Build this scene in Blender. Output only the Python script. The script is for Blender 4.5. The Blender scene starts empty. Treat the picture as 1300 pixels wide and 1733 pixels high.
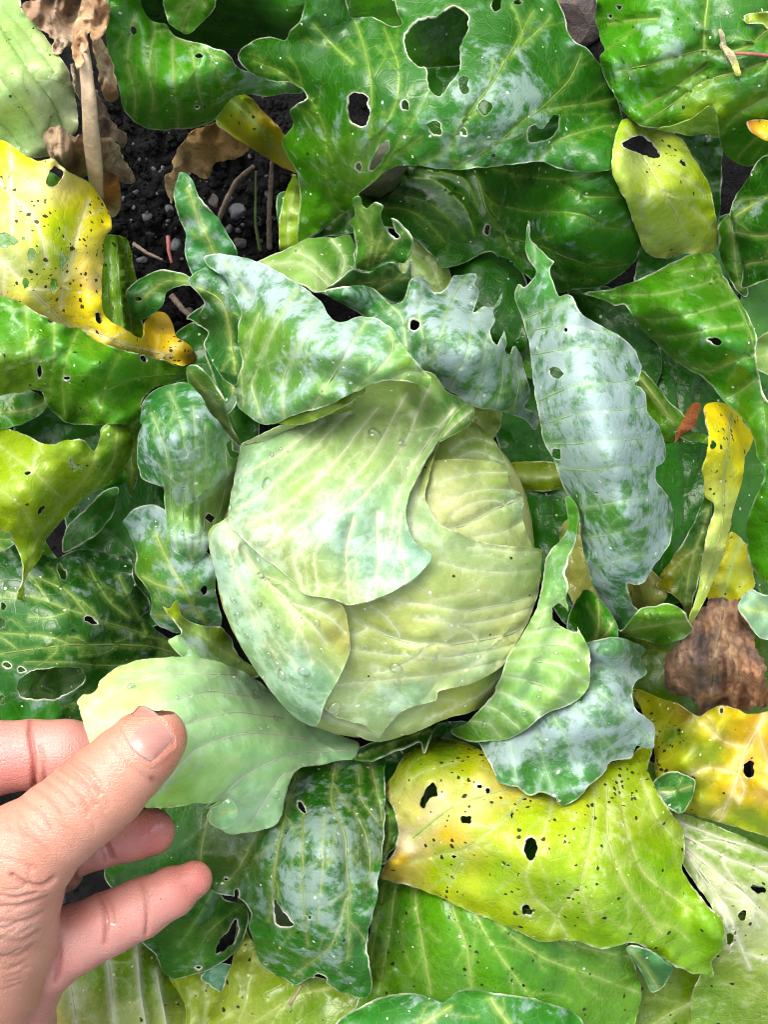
import bpy, bmesh, math, random, zlib
import numpy as np
from mathutils import Vector, geometry
from mathutils.bvhtree import BVHTree
from mathutils.kdtree import KDTree

# ------------------------------------------------------------------ camera
scn = bpy.context.scene
COL = scn.collection
CAM_H = 0.62                     # metres above the soil, looking straight down
K = 0.00042                      # metres per photo pixel per metre of distance
cam_d = bpy.data.cameras.new('camera')
cam = bpy.data.objects.new('camera', cam_d); COL.objects.link(cam)
cam.location = (0, 0, CAM_H)
cam_d.sensor_fit = 'VERTICAL'; cam_d.sensor_height = 24.0
cam_d.lens = 24.0 / (1733 * K)
cam_d.clip_start = 0.02; cam_d.clip_end = 200.0
cam_d.dof.use_dof = True; cam_d.dof.focus_distance = 0.485; cam_d.dof.aperture_fstop = 32.0
scn.camera = cam

# ------------------------------------------------------------------ overcast sky and veiled sun
SUN_EL, SUN_AZ = math.radians(56), math.radians(-32)     # azimuth from +Y (top of the photo) towards +X
w = bpy.data.worlds.new('World'); scn.world = w; w.use_nodes = True
wn = w.node_tree; wn.nodes.clear()
sky = wn.nodes.new('ShaderNodeTexSky'); sky.sky_type = 'NISHITA'; sky.sun_disc = False
sky.sun_elevation = SUN_EL; sky.sun_rotation = SUN_AZ
sky.air_density = 1.0; sky.dust_density = 4.0; sky.ozone_density = 1.0
hs = wn.nodes.new('ShaderNodeHueSaturation'); hs.inputs['Saturation'].default_value = 0.42
bg = wn.nodes.new('ShaderNodeBackground'); bg.inputs['Strength'].default_value = 0.15
wo = wn.nodes.new('ShaderNodeOutputWorld')
wn.links.new(sky.outputs[0], hs.inputs['Color']); wn.links.new(hs.outputs[0], bg.inputs['Color']); wn.links.new(bg.outputs[0], wo.inputs[0])
sun_d = bpy.data.lights.new('sun', 'SUN'); sun_d.energy = 1.2; sun_d.angle = math.radians(38); sun_d.color = (1.0, 0.97, 0.92)
sun = bpy.data.objects.new('sun', sun_d); COL.objects.link(sun)
sd = Vector((math.sin(SUN_AZ) * math.cos(SUN_EL), math.cos(SUN_AZ) * math.cos(SUN_EL), math.sin(SUN_EL)))
sun.rotation_euler = sd.to_track_quat('Z', 'Y').to_euler(); sun.location = (0, 0, 3)
vs = scn.view_settings
vs.view_transform = 'Standard'; vs.look = 'None'; vs.gamma = 1.0; vs.use_curve_mapping = False
vs.exposure = 1.4
cy = scn.cycles; cy.filter_width = 1.0
cy.max_bounces = 4; cy.diffuse_bounces = 2; cy.glossy_bounces = 2; cy.transmission_bounces = 4; cy.transparent_max_bounces = 4
cy.caustics_reflective = False; cy.caustics_refractive = False; cy.use_adaptive_sampling = True; cy.adaptive_threshold = 0.03

# ------------------------------------------------------------------ helpers
def P(u, v, z):
    """photo pixel + height in metres -> point"""
    d = CAM_H - z
    return np.stack([(np.asarray(u, float) - 650) * K * d, -(np.asarray(v, float) - 866.5) * K * d, np.asarray(z, float) + 0 * d], -1)

def lin(h):
    h = h.lstrip('#')
    c = [int(h[i:i + 2], 16) / 255 for i in (0, 2, 4)]
    return np.array([x / 12.92 if x <= .04045 else ((x + .055) / 1.055) ** 2.4 for x in c])

def pts(s):
    return np.array([[float(a) for a in p.split(',')] for p in s.split()], float)

def lattice(ix, iy, seed):
    n = (ix.astype(np.int64) * 374761393 + iy.astype(np.int64) * 668265263 + seed * 1442695041) & 0xffffffff
    n = ((n ^ (n >> 13)) * 1274126177) & 0xffffffff
    return ((n ^ (n >> 16)) & 0xffff) / 65535.0 * 2 - 1

def vnoise(x, y, seed):
    xi, yi = np.floor(x), np.floor(y); fx, fy = x - xi, y - yi
    fx = fx * fx * fx * (fx * (fx * 6 - 15) + 10); fy = fy * fy * fy * (fy * (fy * 6 - 15) + 10)
    a = lattice(xi, yi, seed); b = lattice(xi + 1, yi, seed); c = lattice(xi, yi + 1, seed); d = lattice(xi + 1, yi + 1, seed)
    return (a * (1 - fx) + b * fx) * (1 - fy) + (c * (1 - fx) + d * fx) * fy

def catmull(p, closed, step):
    p = np.asarray(p, float); n = len(p)
    if not closed and n == 2: p = np.array([p[0], (p[0] + p[1]) / 2, p[1]]); n = 3
    out = []
    segs = n if closed else n - 1
    for i in range(segs):
        if closed: p0, p1, p2, p3 = p[i - 1], p[i], p[(i + 1) % n], p[(i + 2) % n]
        else: p0, p1, p2, p3 = p[max(i - 1, 0)], p[i], p[i + 1], p[min(i + 2, n - 1)]
        m1, m2 = (p2 - p0) * .42, (p3 - p1) * .42
        L = np.hypot(*(p2 - p1)); 
        lim = 1.1 * L
        for m in (m1, m2):
            q = np.hypot(*m)
            if q > lim: m *= lim / q
        k = max(int(L / 2), 2); t = np.linspace(0, 1, k, endpoint=False)[:, None]
        out.append((2*t**3 - 3*t**2 + 1) * p1 + (t**3 - 2*t**2 + t) * m1 + (-2*t**3 + 3*t**2) * p2 + (t**3 - t**2) * m2)
    if not closed: out.append(p[-1:])
    q = np.concatenate(out)
    if closed: q = np.concatenate([q, q[:1]])
    s = np.concatenate([[0], np.cumsum(np.hypot(*np.diff(q, axis=0).T))])
    m = max(int(round(s[-1] / step)), 4 if closed else 2)
    t = np.linspace(0, s[-1], m + 1)
    r = np.stack([np.interp(t, s, q[:, 0]), np.interp(t, s, q[:, 1])], -1)
    return r[:-1] if closed else r

def inside(poly, q):
    x, y = q[:, 0], q[:, 1]; r = np.zeros(len(q), bool)
    x1, y1 = poly[:, 0], poly[:, 1]; x2, y2 = np.roll(x1, -1), np.roll(y1, -1)
    for a, b, c, d in zip(x1, y1, x2, y2):
        if b == d: continue
        m = ((b > y) != (d > y)) & (x < (c - a) * (y - b) / (d - b) + a)
        r ^= m
    return r

def dist_pts(q, s, chunk=2500):
    kd = KDTree(len(s))
    for i, (a, b) in enumerate(s.tolist()): kd.insert((a, b, 0), i)
    kd.balance(); f = kd.find
    r = [f((a, b, 0))[1:] for a, b in q.tolist()]
    r = np.array(r) if r else np.zeros((0, 2))
    return r[:, 1], r[:, 0].astype(int)

def tps(ctrl):
    c = np.array(ctrl, float); n = len(c)
    if n == 1: return lambda q: np.full(len(q), c[0, 2])
    if n == 2:
        d = c[1, :2] - c[0, :2]; L = (d ** 2).sum()
        return lambda q: c[0, 2] + (c[1, 2] - c[0, 2]) * np.clip(((q - c[0, :2]) @ d) / L, -.4, 1.4)
    S = 300.0; X = c[:, :2] / S
    def ker(r2): return np.where(r2 > 1e-9, .5 * r2 * np.log(np.maximum(r2, 1e-12)), 0)
    A = ker(((X[:, None] - X[None]) ** 2).sum(-1)) + np.eye(n) * 0.004
    Pm = np.concatenate([np.ones((n, 1)), X], 1)
    M = np.zeros((n + 3, n + 3)); M[:n, :n] = A; M[:n, n:] = Pm; M[n:, :n] = Pm.T
    M[n:, n:] += np.eye(3) * 1e-9
    sol = np.linalg.lstsq(M, np.concatenate([c[:, 2], np.zeros(3)]), rcond=None)[0]
    lo, hi = c[:, 2].min() - .010, c[:, 2].max() + .010
    def f(q):
        y = q / S
        r = ker(((y[:, None] - X[None]) ** 2).sum(-1)) @ sol[:n] + sol[n] + y @ sol[n + 1:]
        return np.clip(r, lo, hi)
    return f

def idw(ctrl, q, p=2.6):
    """ctrl: [(u,v,value array)]"""
    x = np.array([[a, b] for a, b, _ in ctrl], float); val = np.array([np.atleast_1d(c) for _, _, c in ctrl], float)
    d = np.sqrt(((q[:, None] - x[None]) ** 2).sum(-1)) + 6
    wgt = d ** -p; wgt /= wgt.sum(1, keepdims=True)
    return wgt @ val

def link_mesh(name, verts, faces, mat, parent=None, smooth=True, loc=None):
    me = bpy.data.meshes.new(name)
    me.from_pydata([tuple(map(float, v)) for v in verts], [], [tuple(map(int, f)) for f in faces])
    if mat: me.materials.append(mat)
    if smooth: me.polygons.foreach_set('use_smooth', [True] * len(me.polygons))
    o = bpy.data.objects.new(name, me); COL.objects.link(o)
    if parent: o.parent = parent
    if loc is not None: o.location = loc
    return o

def tag(o, label=None, cat=None, group=None, kind=None):
    if label: o['label'] = label
    if cat: o['category'] = cat
    if group: o['group'] = group
    if kind: o['kind'] = kind
    return o

def empty(name, loc):
    o = bpy.data.objects.new(name, None); COL.objects.link(o); o.location = loc
    o.empty_display_size = 0.02
    return o

def add_attr(me, name, arr):
    arr = np.asarray(arr, np.float32)
    a = me.attributes.new(name, 'FLOAT_COLOR', 'POINT')
    if arr.shape[1] == 3: arr = np.concatenate([arr, np.ones((len(arr), 1), np.float32)], 1)
    a.data.foreach_set('color', arr.ravel())

# ------------------------------------------------------------------ materials
class NT:
    def __init__(s, name):
        s.m = bpy.data.materials.new(name); s.m.use_nodes = True
        s.t = s.m.node_tree; s.t.nodes.clear()
    def n(s, typ, **kw):
        o = s.t.nodes.new('ShaderNode' + typ)
        for k, v in kw.items(): setattr(o, k, v)
        return o
    def put(s, sock, val):
        if hasattr(val, 'is_linked') or hasattr(val, 'links'): s.t.links.new(val, sock)
        elif val is not None: sock.default_value = val
    def math(s, op, a, b=None, c=None, clamp=False):
        o = s.n('Math', operation=op, use_clamp=clamp); s.put(o.inputs[0], a)
        if b is not None: s.put(o.inputs[1], b)
        if c is not None: s.put(o.inputs[2], c)
        return o.outputs[0]
    def ss(s, x, lo, hi, a=0.0, b=1.0):
        o = s.n('MapRange', interpolation_type='SMOOTHSTEP'); s.put(o.inputs[0], x)
        s.put(o.inputs[1], lo); s.put(o.inputs[2], hi); s.put(o.inputs[3], a); s.put(o.inputs[4], b)
        return o.outputs[0]
    def mix(s, f, a, b, blend='MIX'):
        o = s.n('Mix', data_type='RGBA', blend_type=blend); s.put(o.inputs[0], f); s.put(o.inputs[6], a); s.put(o.inputs[7], b)
        return o.outputs[2]
    def noise(s, vec, scale, detail=4, rough=.55, dist=0):
        o = s.n('TexNoise'); s.put(o.inputs['Vector'], vec); o.inputs['Scale'].default_value = scale
        o.inputs['Detail'].default_value = detail; o.inputs['Roughness'].default_value = rough; o.inputs['Distortion'].default_value = dist
        return o.outputs['Fac']
    def voro(s, vec, scale, feature='F1'):
        o = s.n('TexVoronoi', feature=feature); s.put(o.inputs['Vector'], vec); o.inputs['Scale'].default_value = scale
        return o
    def attr(s, name):
        return s.n('Attribute', attribute_name=name)

def rgb(c): return (float(c[0]), float(c[1]), float(c[2]), 1.0)

def leaf_material(name, bloom_col='#bfcbd0', rough=.30, retic=.105, rim_col='#eceede', rim2='#c9cba6', vein_str=1.0, translucent=.16, bump=1.0, varamt=.3, bloom_max=.60):
    t = NT(name); co = t.n('TexCoord').outputs['Object']
    col = t.attr('col').outputs['Color']; va = t.attr('vcol'); vcol = va.outputs['Color']; n1 = va.outputs['Alpha']
    a1 = t.attr('a1'); sep = t.n('SeparateColor'); t.put(sep.inputs[0], a1.outputs['Color'])
    vein, rim, bloom, speck = sep.outputs[0], sep.outputs[1], sep.outputs[2], a1.outputs['Alpha']
    # one fractal noise drives mottling, relief and wax; its colour warps the other textures
    nw = t.n('TexNoise'); t.put(nw.inputs['Vector'], co); nw.inputs['Scale'].default_value = 120; nw.inputs['Detail'].default_value = 5; nw.inputs['Roughness'].default_value = .66
    n2 = nw.outputs['Fac']
    wv = t.n('VectorMath', operation='MULTIPLY_ADD'); t.put(wv.inputs[0], nw.outputs['Color']); wv.inputs[1].default_value = (.004,) * 3; t.put(wv.inputs[2], co)
    wc = wv.outputs[0]
    base = t.mix(t.ss(n1, .4, .75, 0, varamt), col, t.mix(1.0, col, (1.32, 1.12, .75, 1), 'MULTIPLY'))
    base = t.mix(t.ss(n2, .36, .62), t.mix(1.0, base, (.80, .86, .80, 1), 'MULTIPLY'), base)
    ve = t.voro(wc, 170, 'DISTANCE_TO_EDGE').outputs['Distance']
    net = t.ss(ve, .0, .075, 1, 0)
    base = t.mix(t.math('MULTIPLY', net, retic), base, vcol)
    base = t.mix(t.math('MULTIPLY', vein, vein_str), base, vcol)
    # waxy bloom, rubbed and washed off in ragged patches; also painted sheen on dark leaves
    nb = t.noise(wc, 230, 6, .78)
    bs = t.math('ADD', t.math('MULTIPLY', nb, .55), t.math('MULTIPLY', n2, .45))
    thr = t.math('SUBTRACT', .80, t.math('MULTIPLY', bloom, .46))
    patch = t.ss(t.math('SUBTRACT', bs, thr), -.05, .06)
    wide = t.ss(t.math('SUBTRACT', n2, t.math('SUBTRACT', .76, t.math('MULTIPLY', bloom, .40))), -.07, .07)
    bm = t.math('ADD', t.math('MULTIPLY', patch, bloom_max * .46), t.math('MULTIPLY', wide, bloom_max * .54))
    bm = t.math('MULTIPLY', bm, t.math('SUBTRACT', 1.0, t.math('MULTIPLY', vein, .45)))
    bm = t.math('MULTIPLY', bm, t.ss(bloom, 0, .15))
    base = t.mix(bm, base, rgb(lin(bloom_col)))
    # feeding specks: black frass / pinholes, and pale corky scars
    vs1 = t.voro(wc, 520); sc = t.n('SeparateColor'); t.put(sc.inputs[0], vs1.outputs['Color'])
    rad = t.math('MULTIPLY', t.math('POWER', sc.outputs[1], 2.2), .52)
    dm = t.math('MULTIPLY', t.math('LESS_THAN', vs1.outputs['Distance'], rad), t.math('GREATER_THAN', t.math('MULTIPLY', t.math('MULTIPLY', speck, t.ss(n1, .42, .78, .25, 3.0)), .34), sc.outputs[0]))
    base = t.mix(t.math('MULTIPLY', dm, .93), base, (.008, .008, .005, 1))
    rad2 = t.math('MULTIPLY_ADD', sc.outputs[2], .28, .06)
    wm = t.math('MULTIPLY', t.math('LESS_THAN', vs1.outputs['Distance'], rad2), t.math('GREATER_THAN', sc.outputs[0], .962))
    base = t.mix(t.math('MULTIPLY', wm, .85), base, (.66, .70, .55, 1))
    # corky pale edge
    rc = t.mix(t.ss(nb, .42, .58), rgb(lin(rim2)), rgb(lin(rim_col)))
    base = t.mix(t.math('MULTIPLY', rim, t.ss(n2, .3, .5, .45, 1)), base, rc)
    h = t.math('ADD', t.math('MULTIPLY', n2, .8), t.math('MULTIPLY', net, -.08))
    bp = t.n('Bump'); bp.inputs['Strength'].default_value = .6 * bump; bp.inputs['Distance'].default_value = .0012; t.put(bp.inputs['Height'], h)
    b = t.n('BsdfPrincipled'); t.put(b.inputs['Base Color'], base)
    r = t.math('ADD', t.math('MULTIPLY_ADD', bm, .3, rough), t.math('MULTIPLY', t.math('SUBTRACT', n2, .5), .2))
    t.put(b.inputs['Roughness'], r); b.inputs['Specular IOR Level'].default_value = .42; t.put(b.inputs['Normal'], bp.outputs[0])
    tr = t.n('BsdfTranslucent'); t.put(tr.inputs['Color'], t.mix(1.0, base, (1.1, 1.25, .5, 1), 'MULTIPLY'))
    mx = t.n('MixShader'); mx.inputs[0].default_value = translucent
    t.put(mx.inputs[1], b.outputs[0]); t.put(mx.inputs[2], tr.outputs[0])
    o = t.n('OutputMaterial'); t.put(o.inputs[0], mx.outputs[0])
    return t.m

def dry_material(name, dk=.55, rot=0.0):
    t = NT(name); co = t.n('TexCoord').outputs['Object']
    col = t.attr('col').outputs['Color']; a1 = t.attr('a1'); sep = t.n('SeparateColor'); t.put(sep.inputs[0], a1.outputs['Color'])
    n1 = t.noise(co, 150, 7, .72, 1.2); n2 = t.noise(co, 600, 6, .7, .8); n3 = t.noise(co, 70, 4, .6)
    base = t.mix(t.ss(n1, .36, .62), t.mix(1.0, col, (dk, dk * .86, dk * .78, 1), 'MULTIPLY'), col)
    base = t.mix(t.ss(n2, .52, .72, 0, .6), base, t.mix(1.0, col, (1.35, 1.35, 1.3, 1), 'MULTIPLY'))
    base = t.mix(t.ss(n3, .5, .6, 0, rot), base, (.045, .038, .035, 1))
    base = t.mix(t.math('MULTIPLY', sep.outputs[0], .5), base, (.5, .36, .2, 1))
    bp = t.n('Bump'); bp.inputs['Strength'].default_value = .9; bp.inputs['Distance'].default_value = .0022
    t.put(bp.inputs['Height'], t.math('ADD', n1, t.math('MULTIPLY', n2, .4)))
    b = t.n('BsdfPrincipled'); t.put(b.inputs['Base Color'], base); b.inputs['Roughness'].default_value = .6; t.put(b.inputs['Normal'], bp.outputs[0])
    o = t.n('OutputMaterial'); t.put(o.inputs[0], b.outputs[0])
    return t.m

def simple_material(name, c, rough=.7, nscale=120, var=.5, bumpd=.001, c2=None, spec=.5):
    t = NT(name); co = t.n('TexCoord').outputs['Object']
    n1 = t.noise(co, nscale, 7, .65); n2 = t.noise(co, nscale * 5, 4, .6)
    c = np.array(c); c2 = c * (1 - var) if c2 is None else np.array(c2)
    base = t.mix(t.ss(n1, .35, .65), rgb(c2), rgb(c)); base = t.mix(t.ss(n2, .4, .65, 0, .35), base, rgb(c * .55))
    bp = t.n('Bump'); bp.inputs['Strength'].default_value = .8; bp.inputs['Distance'].default_value = bumpd
    t.put(bp.inputs['Height'], t.math('ADD', n1, t.math('MULTIPLY', n2, .4)))
    b = t.n('BsdfPrincipled'); t.put(b.inputs['Base Color'], base); b.inputs['Roughness'].default_value = rough; b.inputs['Specular IOR Level'].default_value = spec; t.put(b.inputs['Normal'], bp.outputs[0])
    o = t.n('OutputMaterial'); t.put(o.inputs[0], b.outputs[0])
    return t.m

M = {
    'dark': leaf_material('dark_leaf', bloom_col='#aab9bd', bloom_max=.46, rough=.30, retic=.10),
    'wax': leaf_material('waxy_leaf', bloom_col='#a6b5bb', rough=.40, retic=.09, translucent=.14, bloom_max=.66),
    'lime': leaf_material('ageing_leaf', bloom_col='#d3dab8', rough=.27, retic=.08, translucent=.2, rim2='#8f8350', bloom_max=.5, varamt=.18),
    'yellow': leaf_material('yellowed_leaf', bloom_col='#e9e7d0', rough=.4, retic=.07, translucent=.2, rim_col='#d6c9a0', rim2='#8a7040'),
    'head': leaf_material('head_leaf', bloom_col='#bcd6c6', rough=.38, retic=.08, translucent=.12, bump=.75, bloom_max=.36, rim_col='#d3d8b0', rim2='#8f8a50', varamt=.2),
    'dry': dry_material('dried_leaf'), 'rot': dry_material('rotting_leaf', .45, .7),
    'straw': simple_material('straw', (.50, .36, .22), .55, 90, .35, .0012),
    'soil': simple_material('wet_soil', (.0105, .0104, .0105), .9, 160, .7, .006, spec=.12),
    'stone': simple_material('stone', (.085, .09, .097), .6, 240, .5, .0015),
    'brownstone': simple_material('brown_stone', (.09, .068, .055), .65, 240, .5, .0015),
    'twig': simple_material('twig', (.30, .22, .15), .7, 300, .5, .001),
    'sprout': simple_material('sprout', (.16, .24, .06), .5, 300, .3, .0006),
    'redstem': simple_material('red_stem', (.42, .12, .09), .5, 300, .3, .0006),
    'stalk': simple_material('stalk', (.12, .13, .06), .5, 120, .3, .0006),
}
# ------------------------------------------------------------------ ground
def ground():
    a = np.concatenate([-np.geomspace(30, .36, 22), np.linspace(-.34, .34, 171), np.geomspace(.36, 30, 22)])
    X, Y = np.meshgrid(a, a); n = len(a)
    Z = .010 * vnoise(X * 28, Y * 28, 3) + .006 * vnoise(X * 75, Y * 75, 5) + .003 * vnoise(X * 190, Y * 190, 8)
    f = np.clip((.6 - np.maximum(abs(X), abs(Y))) / .2, 0, 1); Z = Z * f - .004
    v = np.stack([X.ravel(), Y.ravel(), Z.ravel()], -1)
    i = np.arange(n * n).reshape(n, n)
    q = np.stack([i[:-1, :-1].ravel(), i[:-1, 1:].ravel(), i[1:, 1:].ravel(), i[1:, :-1].ravel()], -1)
    o = link_mesh('soil', v, q, M['soil']); tag(o, kind='structure'); return o
def soil_z(x, y):
    x, y = np.asarray(x, float), np.asarray(y, float)
    return .010 * vnoise(x * 28, y * 28, 3) + .006 * vnoise(x * 75, y * 75, 5) + .003 * vnoise(x * 190, y * 190, 8) - .004
ground()

# ------------------------------------------------------------------ plants: an Empty at each plant's foot
PLANTS = {}
def plant(key, u, v, label, group='cabbage plants crowding the bed'):
    loc = P(u, v, 0.0)
    o = empty('cabbage_plant', loc); tag(o, label, 'cabbage', group); PLANTS[key] = o
    r = np.random.default_rng(zlib.crc32(key.encode()))
    # short woody stalk rising from the soil
    hgt = .075 if key != 'main' else .05; vs, fs = [], []; S, R = 14, 8
    for i in range(R):
        t = i / (R - 1); rad = .016 - .004 * t + .0012 * math.sin(i * 2.3)
        for j in range(S):
            a = 2 * math.pi * j / S; rr = rad * (1 + .08 * math.sin(3 * a + i))
            vs.append((rr * math.cos(a) + .004 * t * math.sin(i), rr * math.sin(a), -.02 + t * (hgt + .02)))
    for i in range(R - 1):
        for j in range(S): fs.append((i * S + j, i * S + (j + 1) % S, (i + 1) * S + (j + 1) % S, (i + 1) * S + j))
    fs.append(tuple(range((R - 1) * S, R * S)))
    link_mesh('stalk', vs, fs, M['stalk'], o)
    return o

# ------------------------------------------------------------------ leaf engine
CELL = 8; U0, V0 = -200, -200; GW, GH = 214, 268
ZMAX = np.zeros((GH, GW))
def grid_sample(G, q):
    x = np.clip((q[:, 0] - U0) / CELL - .5, 0, GW - 1.001); y = np.clip((q[:, 1] - V0) / CELL - .5, 0, GH - 1.001)
    xi, yi = x.astype(int), y.astype(int); fx, fy = x - xi, y - yi
    return (G[yi, xi] * (1 - fx) + G[yi, xi + 1] * fx) * (1 - fy) + (G[yi + 1, xi] * (1 - fx) + G[yi + 1, xi + 1] * fx) * fy
def shift_max(G):
    R = G.copy()
    R[1:] = np.maximum(R[1:], G[:-1]); R[:-1] = np.maximum(R[:-1], G[1:]); Q = R.copy()
    Q[:, 1:] = np.maximum(Q[:, 1:], R[:, :-1]); Q[:, :-1] = np.maximum(Q[:, :-1], R[:, 1:]); return Q
def blur(G):
    R = G.copy(); R[1:-1] = (G[:-2] + G[1:-1] + G[2:]) / 3; Q = R.copy(); Q[:, 1:-1] = (R[:, :-2] + R[:, 1:-1] + R[:, 2:]) / 3; return Q
def splat(q, z):
    G = np.full((GH, GW), -1.0)
    xi = np.clip(((q[:, 0] - U0) / CELL).astype(int), 0, GW - 1); yi = np.clip(((q[:, 1] - V0) / CELL).astype(int), 0, GH - 1)
    np.maximum.at(G, (yi, xi), z); return G

HEAD = dict(cu=640., cv=955., ru=285., rv=308., zc=.095, rz=.036)
def head_z(q):
    r2 = ((q[:, 0] - HEAD['cu']) / HEAD['ru']) ** 2 + ((q[:, 1] - HEAD['cv']) / HEAD['rv']) ** 2
    r = np.sqrt(r2); rc = np.minimum(r, .97)
    z = HEAD['zc'] + HEAD['rz'] * np.sqrt(1 - rc ** 2)
    return z - np.maximum(r - .97, 0) * .22

def branches(v, wd, r, outline, spacing=58, length=70):
    """side veinlets off a vein polyline"""
    out = []
    s = np.concatenate([[0], np.cumsum(np.hypot(*np.diff(v, axis=0).T))])
    t = 22 + r.random() * 20; side = 1 if r.random() < .5 else -1
    while t < s[-1] - 12:
        i = np.searchsorted(s, t); i = min(max(i, 1), len(v) - 1)
        d = v[i] - v[i - 1]; d /= np.hypot(*d) + 1e-9
        a = side * math.radians(r.uniform(32, 58)); L = length * r.uniform(.5, 1.15)
        p = v[i].copy(); line = [p.copy()]; turn = -side * math.radians(r.uniform(4, 16))
        k = 5
        for _ in range(k):
            dd = np.array([d[0] * math.cos(a) - d[1] * math.sin(a), d[0] * math.sin(a) + d[1] * math.cos(a)])
            p = p + dd * L / k; line.append(p.copy()); a += turn * .6 + math.radians(r.normal(0, 7))
        out.append((np.array(line), wd)); side = -side; t += spacing * r.uniform(.55, 1.25)
    return out

LEAVES = []
def add_rib(ob, vp, wd, B, HB, q, zz, base, vl, mat, bb, seed):
    """raised rib running along a main vein: a sub-part of its leaf"""
    ok = inside(B, vp)
    for h in HB: ok &= ~inside(h, vp)
    dB, _ = dist_pts(vp, B); ok &= dB > 5
    best = cur = []
    for i, o in enumerate(ok):
        cur = cur + [i] if o else []
        if len(cur) > len(best): best = cur
    if len(best) < 6: return
    p = vp[best]; n = len(p); _, j = dist_pts(p, q); z = zz[j]
    for _ in range(4): z[1:-1] = (z[:-2] + 2 * z[1:-1] + z[2:]) / 4
    t = np.linspace(0, 1, n); w = wd * (.62 - .34 * t) * np.clip(np.minimum(t, 1 - t) * n / 4 + .25, 0, 1)
    c = P(p[:, 0], p[:, 1], z); r = w * K * (CAM_H - z); S = 7; vs, fs = [], []
    for i in range(n):
        d = c[min(i + 1, n - 1)] - c[max(i - 1, 0)]; d /= np.linalg.norm(d); a = np.cross(d, [0, 0, 1.0]); a /= np.linalg.norm(a); b = np.cross(a, d)
        for k in range(S): vs.append(c[i] - base + r[i] * (math.cos(6.2832 * k / S) * a + (math.sin(6.2832 * k / S) * .75 - .12) * b))
    for i in range(n - 1):
        for k in range(S): fs.append((i * S + k, i * S + (k + 1) % S, (i + 1) * S + (k + 1) % S, (i + 1) * S + k))
    fs += [tuple(range(S))[::-1], tuple(range((n - 1) * S, n * S))]
    o = link_mesh('rib', vs, fs, M[mat], ob); m = len(vs)
    add_attr(o.data, 'col', np.tile(vl * ALB * .92, (m, 1))); add_attr(o.data, 'vcol', np.concatenate([np.tile(vl * ALB, (m, 1)), np.full((m, 1), .5)], 1))
    add_attr(o.data, 'a1', np.tile([0, 0, float(np.mean(bb[j])) * .55, 0], (m, 1)))
def sharp_border(me):
    n = len(me.edges); ev = np.empty(n * 2, np.int32); me.edges.foreach_get('vertices', ev)
    le = np.empty(len(me.loops), np.int32); me.loops.foreach_get('edge_index', le)
    sh = np.bincount(le, minlength=n) == 1
    a = me.attributes.new('sharp_edge', 'BOOLEAN', 'EDGE'); a.data.foreach_set('value', sh)
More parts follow.
